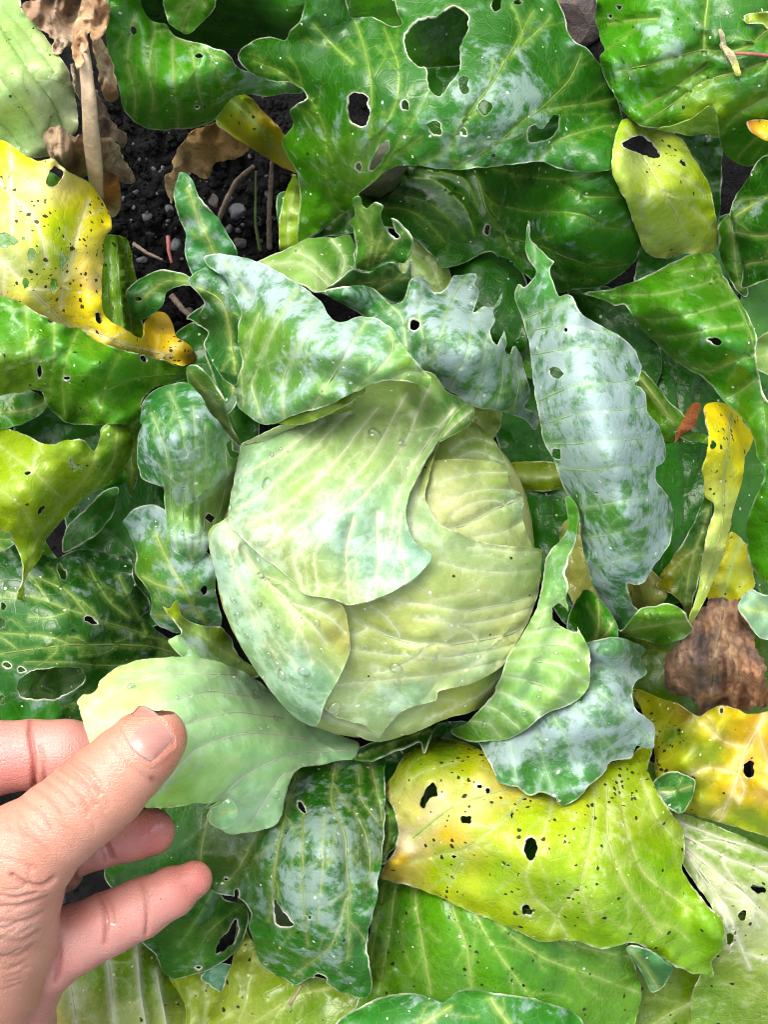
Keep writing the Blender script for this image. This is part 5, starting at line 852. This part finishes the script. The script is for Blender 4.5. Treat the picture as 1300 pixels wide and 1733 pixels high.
def nail_material():
    t = NT('nail'); co = t.n('TexCoord').outputs['Object']; col = t.attr('col').outputs['Color']
    mp = t.n('Mapping'); t.put(mp.inputs[0], co); mp.inputs['Rotation'].default_value = (0, 0, math.radians(-42)); mp.inputs['Scale'].default_value = (1, 12, 1)
    n = t.noise(mp.outputs[0], 130, 5, .6)
    base = t.mix(t.ss(n, .4, .7, 0, .4), col, t.mix(1.0, col, (.82, .7, .66, 1), 'MULTIPLY'))
    bp = t.n('Bump'); bp.inputs['Strength'].default_value = .35; bp.inputs['Distance'].default_value = .0005; t.put(bp.inputs['Height'], n)
    b = t.n('BsdfPrincipled'); t.put(b.inputs['Base Color'], base); b.inputs['Roughness'].default_value = .3; t.put(b.inputs['Normal'], bp.outputs[0])
    o = t.n('OutputMaterial'); t.put(o.inputs[0], b.outputs[0]); return t.m

def build_hand():
    # chains of (photo u, v, height cm, radius cm), tip first
    zl = surface_z(250, 1260) * 100
    T = zl + 1.05
    chains = {
        'thumb': [(262, 1250, T, 1.00), (244, 1266, T + .08, 1.15), (212, 1296, T + .12, 1.24), (178, 1330, T + .15, 1.33), (140, 1362, T + .1, 1.36), (95, 1398, T - .1, 1.40), (40, 1445, T - .5, 1.65), (-20, 1520, T - 1.2, 2.1), (-70, 1610, T - 2.2, 2.6)],
        'index': [(245, 1292, zl - 2.1, .78), (190, 1282, zl - 1.85, .98), (110, 1276, zl - 1.5, 1.12), (50, 1277, zl - 1.6, 1.14), (-30, 1285, zl - 1.7, 1.27), (-140, 1330, zl - 2.2, 1.4), (-190, 1450, zl - 3.3, 1.7)],
        'middle': [(256, 1408, zl - 3.0, .80), (222, 1414, zl - 2.95, .86), (172, 1430, zl - 2.9, .78), (120, 1446, zl - 3.0, .80), (60, 1466, zl - 3.3, .95), (-30, 1490, zl - 3.6, 1.2), (-140, 1540, zl - 3.8, 1.6)],
        'ring': [(110, 1478, zl - 3.6, .62), (60, 1500, zl - 3.6, .75), (0, 1520, zl - 3.7, 1.1), (-100, 1570, zl - 3.9, 1.6)],
        'little': [(328, 1488, zl - 2.6, .62), (290, 1510, zl - 2.5, .84), (232, 1540, zl - 2.4, 1.00), (176, 1566, zl - 2.4, 1.06), (120, 1592, zl - 2.5, 1.16), (70, 1618, zl - 2.7, 1.34), (10, 1660, zl - 3.2, 1.7), (-80, 1700, zl - 3.8, 2.2)],
        'palm': [(10, 1560, zl - 3.4, 1.5), (-30, 1640, zl - 3.6, 2.1), (-90, 1700, zl - 3.6, 2.6), (-200, 1860, zl - 3.6, 2.7), (-330, 2050, zl - 3.4, 2.9)],
        'thenar': [(30, 1500, T - 1.6, 1.3), (5, 1580, T - 2.2, 1.75), (-40, 1660, T - 2.8, 2.1), (-120, 1760, T - 3.6, 2.3)],
        'heel': [(40, 1660, zl - 3.6, 1.3), (0, 1740, zl - 3.9, 1.9), (-100, 1830, zl - 3.9, 2.3)],
    }
    W = {k: [(P(u, v, z / 100), r / 100) for u, v, z, r in c] for k, c in chains.items()}
    allp = np.array([p for c in W.values() for p, r in c])
    h = .00062
    lo = np.array([-.185, -.262, allp[:, 2].min() - .03]); hi = np.array([-.048, -.062, allp[:, 2].max() + .02])
    n = np.ceil((hi - lo) / h).astype(int)
    ax = [(lo[i] + np.arange(n[i]) * h).astype(np.float32) for i in range(3)]
    D = None
    def chain_field(c, k=.0012):
        d = None
        for (a, ra), (b, rb) in zip(c[:-1], c[1:]):
            e = seg_sdf(X, Y, Z, a, b, ra, rb); d = e if d is None else smin(d, e, k)
        return d
    X, Y, Z = np.meshgrid(*ax, indexing='ij', sparse=True)
    big = np.float32(1)
    fields = {k: chain_field(c) for k, c in W.items()}
    palm = smin(fields['palm'], fields['heel'], .006)
    low = smin(palm, fields['little'], .006)
    low = smin(low, fields['ring'], .002); mid = smin(low, fields['middle'], .0012)
    idx = smin(mid, fields['index'], .0025)
    th = smin(fields['thumb'], fields['thenar'], .008)
    D = smin(idx, th, .0022)
    # cut the forearm well outside the picture
    V, F = surface_nets(D, lo, h)
    # relax the voxel grain
    e = np.concatenate([F[:, [0, 1]], F[:, [1, 2]], F[:, [2, 3]], F[:, [3, 0]]]); 
    for it in range(6):
        s = np.zeros_like(V); c = np.zeros(len(V))
        np.add.at(s, e[:, 0], V[e[:, 1]]); np.add.at(c, e[:, 0], 1); np.add.at(s, e[:, 1], V[e[:, 0]]); np.add.at(c, e[:, 1], 1)
        V = V + (.6 if it % 2 == 0 else -.4) * (s / np.maximum(c, 1)[:, None] - V)
    nrm = np.zeros_like(V); fn = np.cross(V[F[:, 2]] - V[F[:, 0]], V[F[:, 3]] - V[F[:, 1]])
    for i in range(4): np.add.at(nrm, F[:, i], fn)
    nrm /= np.linalg.norm(nrm, axis=1)[:, None] + 1e-12
    up = nrm[:, 2] > .05
    d = CAM_H - V[:, 2]; q = np.stack([V[:, 0] / (K * d) + 650, -V[:, 1] / (K * d) + 866.5], -1)
    # which digit is a vertex on
    near = {}
    for k, c in W.items():
        dd = np.full(len(V), 9.)
        for (a, ra), (b, rb) in zip(c[:-1], c[1:]): dd = np.minimum(dd, seg_sdf(V[:, 0], V[:, 1], V[:, 2], a, b, ra, rb))
        near[k] = dd
    keys = list(near); dig = np.array(keys)[np.stack([near[k] for k in keys]).argmin(0)]
    isth = np.isin(dig, ['thumb', 'thenar'])
    red = np.zeros(len(V)); disp = np.zeros(len(V))
    def crease(line, depth, width, on, redness=.6):
        nonlocal red, disp
        L = catmull(pts(line), False, 2.0); m = up & np.isin(dig, on); i = np.nonzero(m)[0]
        if len(i) == 0: return
        dd, _ = dist_pts(q[i], L); k = np.exp(-(dd / width) ** 2)
        disp[i] -= 1.9 * depth / 1000 * k * np.clip(nrm[i, 2] * 1.5, 0, 1); red[i] = np.maximum(red[i], redness * np.exp(-(dd / (width * 1.5)) ** 2))
    th_ = ['thumb', 'thenar']
    for ln, dp, wd in [('112,1286 138,1304 158,1326 168,1344', .5, 3.5), ('122,1282 150,1304 170,1328', .35, 3), ('96,1296 124,1316 148,1342 160,1362', .4, 3.5), ('84,1306 112,1328 136,1354 150,1374', .3, 3), ('70,1318 100,1342 124,1368', .3, 3), ('104,1292 130,1312 150,1336', .3, 2.5),
                       ('50,1330 80,1352 100,1380', .22, 3), ('26,1346 60,1372 84,1402', .2, 3), ('10,1400 50,1418 80,1440', .15, 4), ('20,1482 45,1498 74,1500 90,1488', .7, 4.5), ('0,1535 40,1533 78,1520', .45, 4), ('0,1560 40,1560 74,1545', .35, 4), ('0,1592 36,1594 66,1576', .3, 4), ('0,1620 30,1618 56,1600', .25, 4), ('0,1515 30,1520 60,1512', .3, 3),
                       ('190,1262 210,1285 235,1306 262,1322', .12, 3), ('0,1450 30,1458 60,1470', .15, 3)]: crease(ln, dp, wd, th_, .4)
    rg = np.random.default_rng(12)
    for k in range(46):
        t0 = rg.uniform(.18, 1.0); c = np.array([206., 1300.]) * (1 - t0) + np.array([18., 1450.]) * t0; dirv = np.array([.62, .78]); L = rg.uniform(16, 44); off = rg.uniform(-46, 46)
        c = c + dirv * off; bend = np.array([.78, -.62]) * rg.uniform(-5, 9)
        a, b_, e_ = c - dirv * L / 2, c + bend, c + dirv * L / 2
        crease(' '.join('%.1f,%.1f' % tuple(x) for x in (a, b_, e_)), rg.uniform(.05, .16), rg.uniform(1.8, 3), th_, .12)
    for k in range(26):
        c = np.array([rg.uniform(0, 70), rg.uniform(1500, 1680)]); L = rg.uniform(20, 60); a = c + [-L / 2, rg.uniform(-6, 6)]; e_ = c + [L / 2, rg.uniform(-14, 2)]
        crease(' '.join('%.1f,%.1f' % tuple(x) for x in (a, c, e_)), rg.uniform(.06, .2), rg.uniform(2, 3.4), th_ + ['palm', 'heel'], .15)
    crease('52,1206 50,1240 56,1280 58,1330', .8, 4, ['index'], .9); crease('66,1262 74,1290 76,1320', .35, 3, ['index'], .4)
    crease('172,1416 182,1434 190,1452', .8, 4, ['middle'], .7); crease('164,1424 172,1440 176,1458', .4, 3, ['middle'], .4)
    crease('122,1462 124,1474 126,1484', .7, 4, ['middle', 'ring'], .5)
    crease('166,1508 174,1530 180,1560 178,1596', .55, 4, ['little'], .7); crease('176,1506 186,1532 192,1560', .35, 3.5, ['little'], .5)
    crease('236,1486 246,1512 250,1545 248,1580', .4, 4, ['little'], .45); crease('90,1545 98,1580 100,1620 96,1660', .6, 4, ['little', 'palm', 'heel', 'ring'], .5)
    crease('28,1660 42,1690 44,1733', .6, 5, ['palm', 'heel', 'little'], .6)
    axd = np.array([.735, -.68]); acr = np.array([.68, .735]); b0 = np.array([230., 1260.])
    def nuv(s, t):          # nail: s 0 base -> 1 tip, t -1..1 across
        basec = -9 * (1 - t * t); tipc = 12 * np.sqrt(max(0, 1 - (abs(t) ** 2.3) * .98)) - 12
        return b0 + axd * (basec * (1 - s) + s * (62 + tipc * 1.5)) + acr * (t * 45 * (1 - .10 * (1 - s)))
    rimc = np.array([nuv(1 - s, -1) for s in np.linspace(.12, 1, 20)] + [nuv(0, t) for t in np.linspace(-1, 1, 30)] + [nuv(s, 1) for s in np.linspace(0, .88, 20)])
    full = np.concatenate([rimc, np.array([nuv(1, t) for t in np.linspace(1, -1, 24)])])
    mm = np.nonzero(up & np.isin(dig, th_))[0]; dn, _ = dist_pts(q[mm], catmull(rimc, False, 2.0)); ins_n = inside(full, q[mm])
    disp[mm] += np.where(ins_n, -.00035 * np.clip(dn / 5, 0, 1), .0003 * np.exp(-((dn - 5) / 4.0) ** 2)); red[mm] = np.maximum(red[mm], np.where(dn < 2.5, .35, 0))
    V = V + nrm * disp[:, None]
    skin, pink, rd, pale = lin('#dfa287'), lin('#dfa292'), lin('#a84436'), lin('#e8b69e')
    col = np.tile(skin, (len(V), 1))
    fp = (~isth)[:, None]; col = np.where(fp, pink, col)
    wv = vnoise(q[:, 0] / 40, q[:, 1] / 40, 77)[:, None] * .5 + .5
    col = col * (1 - .25 * wv) + .25 * wv * np.where(fp, lin('#e4928a'), pale)
    def tint(u, v, rad, c, amt, on):
        nonlocal col
        m = np.isin(dig, on); k = amt * np.exp(-(((q[:, 0] - u) ** 2 + (q[:, 1] - v) ** 2) / rad ** 2)) * m; col = col * (1 - k[:, None]) + c * k[:, None]
    tint(285, 1290, 34, lin('#d4685a'), .45, th_); tint(300, 1240, 24, lin('#d97866'), .4, th_); tint(255, 1408, 46, lin('#cf5f54'), .65, ['middle']); tint(330, 1490, 46, lin('#d86c62'), .55, ['little']); tint(150, 1560, 30, lin('#d8837a'), .3, ['little']); tint(60, 1480, 30, lin('#d98a70'), .35, th_)
    tint(256, 1317, 5, lin('#6a2418'), .7, th_); tint(30, 1560, 60, lin('#eebfaa'), .5, th_); tint(20, 1300, 40, lin('#dd7a76'), .4, ['index'])
    rr = np.clip(red, 0, 1)[:, None] * .55; col = col * (1 - rr) + rd * rr
    base = P(-20, 1640, 0.0); base[2] = V[:, 2].min()
    o = link_mesh('person_hand', V - base, F, skin_material(), None, True, base)
    wet = np.zeros(len(V))
    for u, v, r_ in ((272, 1396, 9), (262, 1404, 8), (244, 1420, 7), (190, 1572, 10), (182, 1582, 8), (180, 1560, 7), (176, 1440, 5), (170, 1432, 5), (76, 1250, 6), (310, 1490, 8), (150, 1600, 8)):
        wet = np.maximum(wet, np.exp(-(((q[:, 0] - u) ** 2 + (q[:, 1] - v) ** 2) / r_ ** 2) * 1.2) * (~isth))
    add_attr(o.data, 'col', np.concatenate([col * .60, wet[:, None]], 1))
    tag(o, "person's bare left hand, thumb and forefinger pinching the pale mint leaf", 'hand')
    # thumb nail, fitted to the thumb's own surface
    bv = BVHTree.FromPolygons([tuple(p) for p in V], [tuple(f) for f in F.tolist()])
    def on_skin(u, v):
        dr = Vector(P(u, v, 0.0) - np.array([0, 0, CAM_H])).normalized(); hit = bv.ray_cast(Vector((0, 0, CAM_H)), dr)
        return hit[0].z if hit[0] is not None else None
    NS, NTT = 20, 24; uv = np.array([[nuv(i / NS, -1 + 2 * j / NTT) for j in range(NTT + 1)] for i in range(NS + 1)]).reshape(-1, 2)
    zs = np.array([on_skin(*a) if on_skin(*a) is not None else np.nan for a in uv]); ok = ~np.isnan(zs) & (zs > (T - .6) / 100)
    c0 = b0 + axd * 30; Q = lambda a: np.stack([np.ones(len(a)), *(((a - c0) / 40) @ np.stack([axd, acr]).T).T, *((((a - c0) / 40) @ np.stack([axd, acr]).T) ** 2).T], -1)
    co = np.linalg.lstsq(Q(uv[ok]), zs[ok], rcond=None)[0]; zf = Q(uv) @ co
    S = np.repeat(np.arange(NS + 1) / NS, NTT + 1); Tt = np.tile(-1 + 2 * np.arange(NTT + 1) / NTT, NS + 1)
    lift = .0006 * np.minimum(1, np.minimum((1 - np.abs(Tt)) * 5, S * 4)) + .0001 * S - .00025
    zf = np.where(ok, np.maximum(zf, zs - .0002) * .5 + zf * .5, zf) + lift
    NV = P(uv[:, 0], uv[:, 1], zf)
    NF = [(i * (NTT + 1) + j, i * (NTT + 1) + j + 1, (i + 1) * (NTT + 1) + j + 1, (i + 1) * (NTT + 1) + j) for i in range(NS) for j in range(NTT)]
    no = link_mesh('thumbnail', NV - base, NF, nail_material(), o)
    m = bpy.data.meshes; nc = np.tile(lin('#cf9384'), (len(uv), 1)); lun = np.exp(-((S - .02) / .16) ** 2)[:, None] * .6; nc = nc * (1 - lun) + lin('#dfb8aa') * lun
    fr = np.clip((S - .93) / .04, 0, 1)[:, None] * .75; nc = nc * (1 - fr) + lin('#d6bfae') * fr
    ed = np.clip((np.abs(Tt) - .93) / .07, 0, 1)[:, None] * .5; nc = nc * (1 - ed) + lin('#b56a58') * ed
    add_attr(no.data, 'col', nc * .60)
    if no.data.polygons[0].normal.z < 0: no.data.flip_normals()
    sm = no.modifiers.new('thickness', 'SOLIDIFY'); sm.thickness = .0006; sm.offset = -1
    return o
HAND = build_hand()

# ------------------------------------------------------------------ soil crumbs, pebbles, stems
def lump(r, seed, n=2, squash=.7):
    bm = bmesh.new(); bmesh.ops.create_icosphere(bm, subdivisions=n, radius=1.0)
    g = np.random.default_rng(seed); k = g.normal(0, 1, (5, 3)); ph = g.uniform(0, 6, 5)
    sc = np.array([1, g.uniform(.65, 1), squash])
    planes = g.normal(0, 1, (7, 3)); planes /= np.linalg.norm(planes, axis=1)[:, None]; cut = g.uniform(.62, .9, 7)
    for v in bm.verts:
        p = np.array(v.co)
        for nn, c in zip(planes, cut):
            e = p @ nn - c
            if e > 0: p = p - nn * e * .9
        f = 1 + .05 * sum(math.sin(k[i] @ p * 2 + ph[i]) for i in range(5)); v.co = p * f * sc * r
    me = bpy.data.meshes.new('lump'); bm.to_mesh(me); bm.free(); return me

def pebble(u, v, r, mat, label, seed):
    p = P(u, v, .004); z = float(soil_z(p[0], p[1])); p = P(u, v, z + r * .35)
    me = lump(r, seed, 3 if r > .002 else 2); me.materials.append(M[mat]); me.name = 'pebble'
    me.polygons.foreach_set('use_smooth', [False] * len(me.polygons))
    o = bpy.data.objects.new('pebble', me); COL.objects.link(o); o.location = p; o.rotation_euler = (0, 0, seed * .7)
    tag(o, label, 'pebble', 'pebbles lying on the dark soil'); return o
PB = [(400, 358, .0040, 'stone', 'pale grey angular pebble beside the leaning dry stem, largest on the soil'), (255, 390, .0034, 'stone', 'grey pebble near the curled-up dead yellow leaf edge'), (440, 372, .0030, 'stone', 'grey pebble between the green and brown upright stems'),
      (405, 412, .0036, 'brownstone', 'rounded brown pebble below the pale angular pebble'), (248, 368, .0026, 'stone', 'small bluish pebble touching the grey pebble by the dead leaf'), (300, 415, .0032, 'stone', 'dark grey pebble lying in open soil'), (362, 342, .0034, 'brownstone', 'dull brown pebble shaded by the leaning dry stem'),
      (95, 1520, .0050, 'stone', 'grey stone glimpsed between middle and little finger'), (320, 560, .0034, 'stone', 'grey pebble beside the black-edged yellow leaf tip'), (318, 530, .0028, 'brownstone', 'brown pebble under the dark lobed leaf'), (980, 12, .0150, 'brownstone', 'large purplish brown stone behind the huge dark leaf'), (285, 355, .0024, 'stone', 'tiny grey pebble under the tan dried leaf tip'),
      (240, 440, .0026, 'stone', 'small grey pebble beside the narrow ribbed green leaf'), (388, 388, .0022, 'stone', 'tiny pale pebble between brown pebble and angular pebble'), (455, 330, .0024, 'stone', 'tiny grey pebble behind the brown upright stem')]
for i, a in enumerate(PB): pebble(*a, 100 + i)

def crumbs():
    g = np.random.default_rng(5); protos = [lump(1, 900 + i, 1, .8) for i in range(6)]; vs, fs = [], []
    dat = [(np.array([v.co[:] for v in m.vertices]), [tuple(p.vertices) for p in m.polygons]) for m in protos]
    for i in range(5200):
        x, y = g.uniform(-.21, .21), g.uniform(-.27, .27)
        if i < 2600: c = P(*[(g.uniform(170, 520), g.uniform(170, 660))][0], 0.0); x, y = c[0], c[1]
        r = .0006 + .0022 * g.random() ** 3; pv, pf = dat[g.integers(6)]; a = g.uniform(0, 6.28); k = len(vs) and sum(1 for _ in ()) or 0
        R = np.array([[math.cos(a), -math.sin(a), 0], [math.sin(a), math.cos(a), 0], [0, 0, 1]])
        vs.append(pv @ R.T * r + np.array([x, y, float(soil_z(x, y)) + r * .4])); fs.append(pf)
    off = 0; F = []
    for p, f in zip(vs, fs): F += [tuple(a + off for a in q) for q in f]; off += len(p)
    o = link_mesh('soil_crumbs', np.concatenate(vs), F, M['soil'], None, False); tag(o, 'loose dark soil crumbs scattered over the bed', 'soil', kind='stuff')
    for m in protos: bpy.data.meshes.remove(m)
crumbs()
def gravel():
    g = np.random.default_rng(9); dat = []
    for i in range(5):
        m = lump(1, 700 + i, 1, .75); dat.append((np.array([v.co[:] for v in m.vertices]), [tuple(p.vertices) for p in m.polygons])); bpy.data.meshes.remove(m)
    vs, F, off = [], [], 0
    for i in range(420):
        c = P(g.uniform(180, 520), g.uniform(200, 660), 0.0) if i < 300 else P(g.uniform(-60, 1360), g.uniform(-60, 1790), 0.0)
        r = .0005 + .0013 * g.random() ** 2; pv, pf = dat[g.integers(5)]; a = g.uniform(0, 6.28); R = np.array([[math.cos(a), -math.sin(a), 0], [math.sin(a), math.cos(a), 0], [0, 0, 1]])
        vs.append(pv @ R.T * r + np.array([c[0], c[1], float(soil_z(c[0], c[1])) + r * .5])); F += [tuple(k + off for k in f) for f in pf]; off += len(pv)
    o = link_mesh('gravel', np.concatenate(vs), F, M['stone'], None, False); tag(o, 'fine grey gravel mixed into the dark soil', 'gravel', kind='stuff')
gravel()

def stem(name, path, r0, r1, mat, label, cat, group=None):
    """path: (u, v, z cm)"""
    p = np.array([P(u, v, z / 100) for u, v, z in path]); n = 26
    t = np.linspace(0, len(p) - 1, n); q = np.stack([np.interp(t, np.arange(len(p)), p[:, i]) for i in range(3)], -1)
    for _ in range(3): q[1:-1] = (q[:-2] + 2 * q[1:-1] + q[2:]) / 4
    base = q[0].copy(); vs, fs = [], []; S = 8
    for i in range(n):
        d = q[min(i + 1, n - 1)] - q[max(i - 1, 0)]; d /= np.linalg.norm(d); a = np.cross(d, [0.3, .2, 1]); a /= np.linalg.norm(a); b = np.cross(d, a)
        r = (r0 + (r1 - r0) * i / (n - 1)) * (1 + .18 * math.sin(i * 1.9) * math.sin(i * .7))
        for j in range(S): vs.append(q[i] - base + r * (math.cos(6.2832 * j / S) * a + math.sin(6.2832 * j / S) * b))
    for i in range(n - 1):
        for j in range(S): fs.append((i * S + j, i * S + (j + 1) % S, (i + 1) * S + (j + 1) % S, (i + 1) * S + j))
    fs += [tuple(range(S))[::-1], tuple(range((n - 1) * S, n * S))]
    o = link_mesh(name, vs, fs, M[mat], None, True, base); tag(o, label, cat, group); return o
G1 = 'dead stems standing in the soil gap'
stem('dry_stem', [(368, 378, .2), (380, 345, 1.3), (400, 305, 2.4), (428, 282, 3.6)], .0013, .0009, 'twig', 'pale bent dry stem leaning over the pebbles', 'stem', G1)
stem('dry_stem', [(456, 420, .2), (455, 370, 1.6), (460, 275, 3.6)], .0013, .0010, 'twig', 'upright reddish brown dry stem beside the thin green one', 'stem', G1)
stem('green_stem', [(440, 424, .2), (432, 380, 1.5), (433, 290, 3.4)], .0008, .0005, 'sprout', 'thin green stem rising from the soil', 'stem', G1)
stem('dry_stem', [(225, 412, .4), (248, 428, .5), (275, 440, .6)], .0009, .0006, 'twig', 'short straw lying on soil by the ribbed green leaf', 'stem', G1)
stem('dry_stem', [(284, 400, .4), (285, 425, .6), (290, 445, .6)], .0010, .0006, 'redstem', 'short reddish stem fragment lying on open soil', 'stem', G1)
stem('dry_stem', [(290, 500, .5), (310, 525, .7), (336, 545, .8)], .0014, .0010, 'twig', 'thick brown twig lying beside the dark lobed leaf', 'stem', G1)
stem('dry_stem', [(490, 1700, 9.6), (498, 1688, 9.7), (510, 1668, 9.8)], .0007, .0004, 'twig', 'dark shred of stem on the olive leaf below the bloomed leaf', 'stem')

# ------------------------------------------------------------------ scraps on the leaves
def scrap(name, outline, zoff, cols, label, cat, mat='dry', **kw):
    c = pts(outline).mean(0); z = surface_z(*c); base = P(c[0], c[1], z); key = 'scrap' + label
    PLANTS['_'] = type('E', (), {'location': base})()
    o = pts(outline)
    e = empty('tmp', base); PLANTS['_'] = e
    ob = leaf(key, '_', outline, [(c[0], c[1], z * 100 + zoff)], cols, mat=mat, name=name, **kw)
    ob.parent = None; ob.location = base; bpy.data.objects.remove(e); del PLANTS['_']
    tag(ob, label, cat); return ob
scrap('leaf_scrap', '1142,750 1148,724 1160,702 1172,684 1184,681 1187,693 1174,724 1156,736', .6, [(1170, 700, '#c9772e'), (1150, 735, '#a9602a')], 'orange-brown dead leaf scrap wedged beside the curled yellow strip', 'leaf scrap', g=5, wob=(.1, 40), thick=.0008)
scrap('leaf_scrap', '1216,48 1224,52 1232,78 1246,92 1254,124 1248,128 1240,110 1230,92 1222,74', .5, [(1230, 80, '#e4ddb0'), (1250, 120, '#b9c060')], 'withered cream bud scrap on the broad green leaf', 'leaf scrap', g=4, thick=.0012, wob=(.2, 20))
stem('bud_stalk', [(1245, 90, surface_z(1245, 90) * 100 + .25), (1270, 91, surface_z(1270, 91) * 100 + .25), (1320, 96, surface_z(1320, 96) * 100 + .3)], .0006, .0006, 'redstem', 'thin red stalk lying on the broad green leaf', 'stem')
scrap('leaf_scrap', '1266,206 1284,202 1310,206 1340,214 1340,240 1300,238 1284,232 1270,220', .8, [(1274, 212, '#8a3a1c'), (1300, 222, '#d9c23a')], 'yellow leaf scrap with rusty end on the broad green leaf', 'leaf scrap', mat='yellow', speck=.3)
scrap('leaf_scrap', '1260,26 1272,22 1340,24 1340,54 1300,48 1290,40 1264,38', .7, '#a9c25a', 'small lime leaf scrap resting on the broad green leaf', 'leaf scrap', mat='lime')

# ------------------------------------------------------------------ water drops
def water_material():
    t = NT('water'); tr = t.n('BsdfTransparent'); tr.inputs['Color'].default_value = (.97, .98, .97, 1)
    gl = t.n('BsdfGlossy'); gl.inputs['Roughness'].default_value = .03
    lw = t.n('LayerWeight'); lw.inputs['Blend'].default_value = .35
    mx = t.n('MixShader'); t.put(mx.inputs[0], t.math('MULTIPLY_ADD', lw.outputs['Facing'], .5, .06)); t.put(mx.inputs[1], tr.outputs[0]); t.put(mx.inputs[2], gl.outputs[0])
    o = t.n('OutputMaterial'); t.put(o.inputs[0], mx.outputs[0]); return t.m
WM = water_material()
drop_me = []
for i in range(3):
    bm = bmesh.new(); bmesh.ops.create_uvsphere(bm, u_segments=18, v_segments=12, radius=1.0)
    for v in bm.verts:
        x, y, z = v.co; a = math.atan2(y, x); k = 1 + .08 * math.sin(2 * a + i) + .05 * math.sin(3 * a + 2 * i); v.co = (x * k, y * k, z * (.55 if z > 0 else .3))
    me = bpy.data.meshes.new('water_drop'); bm.to_mesh(me); bm.free(); me.materials.append(WM); me.polygons.foreach_set('use_smooth', [True] * len(me.polygons)); drop_me.append(me)
def drops(lst, label, group):
    for i, (u, v, r) in enumerate(lst):
        e = 5; z = surface_z(u, v); gx = (P(u + e, v, surface_z(u + e, v)) - P(u - e, v, surface_z(u - e, v))); gy = (P(u, v - e, surface_z(u, v - e)) - P(u, v + e, surface_z(u, v + e)))
        nn = np.cross(gx, gy); nn /= np.linalg.norm(nn)
        o = bpy.data.objects.new('water_drop', drop_me[i % 3]); COL.objects.link(o); rr = 1.2 * r * K * (CAM_H - z)
        o.location = P(u, v, z) + nn * rr * .12; o.scale = (rr, rr, rr); o.rotation_euler = Vector(nn).to_track_quat('Z', 'Y').to_euler()
        tag(o, label, 'water drop', group)
drops([(478, 1142, 9), (514, 1136, 9), (536, 1054, 6), (566, 1198, 11), (520, 1160, 6), (470, 1125, 7), (455, 1108, 6), (440, 1020, 5), (395, 1015, 6), (402, 1040, 5), (418, 1075, 4), (500, 1165, 4), (470, 1060, 4), (545, 1100, 4)], 'clear water drop on the lower left wrapper leaf of the head', 'drops on the head wrapper leaves')
drops([(736, 1116, 4), (620, 1095, 4), (634, 735, 10), (650, 688, 3), (680, 750, 6), (460, 770, 4), (475, 760, 3), (452, 818, 9), (488, 762, 3), (390, 860, 6), (670, 1130, 9), (672, 1155, 5), (784, 1106, 4), (708, 1240, 3)], 'clear water drop on the pale folded leaves of the head', 'drops on the head wrapper leaves')
drops([(222, 1162, 6), (301, 1181, 4), (440, 1232, 5), (465, 1216, 5), (467, 1345, 6), (430, 1172, 5), (405, 1152, 4), (418, 1160, 3), (395, 1146, 4), (340, 1297, 3), (380, 1180, 3), (452, 1230, 3), (410, 1190, 3), (360, 1230, 3), (390, 1250, 3), (330, 1210, 2.5)], 'clear water drop on the pale mint leaf held by the hand', 'drops on the held leaf')
drops([(888, 1206, 4), (912, 1180, 4), (820, 1226, 5), (945, 1306, 9), (940, 1345, 6), (1020, 1216, 3)], 'clear water drop on the leaves cupping the right of the head', 'drops on outer leaves')
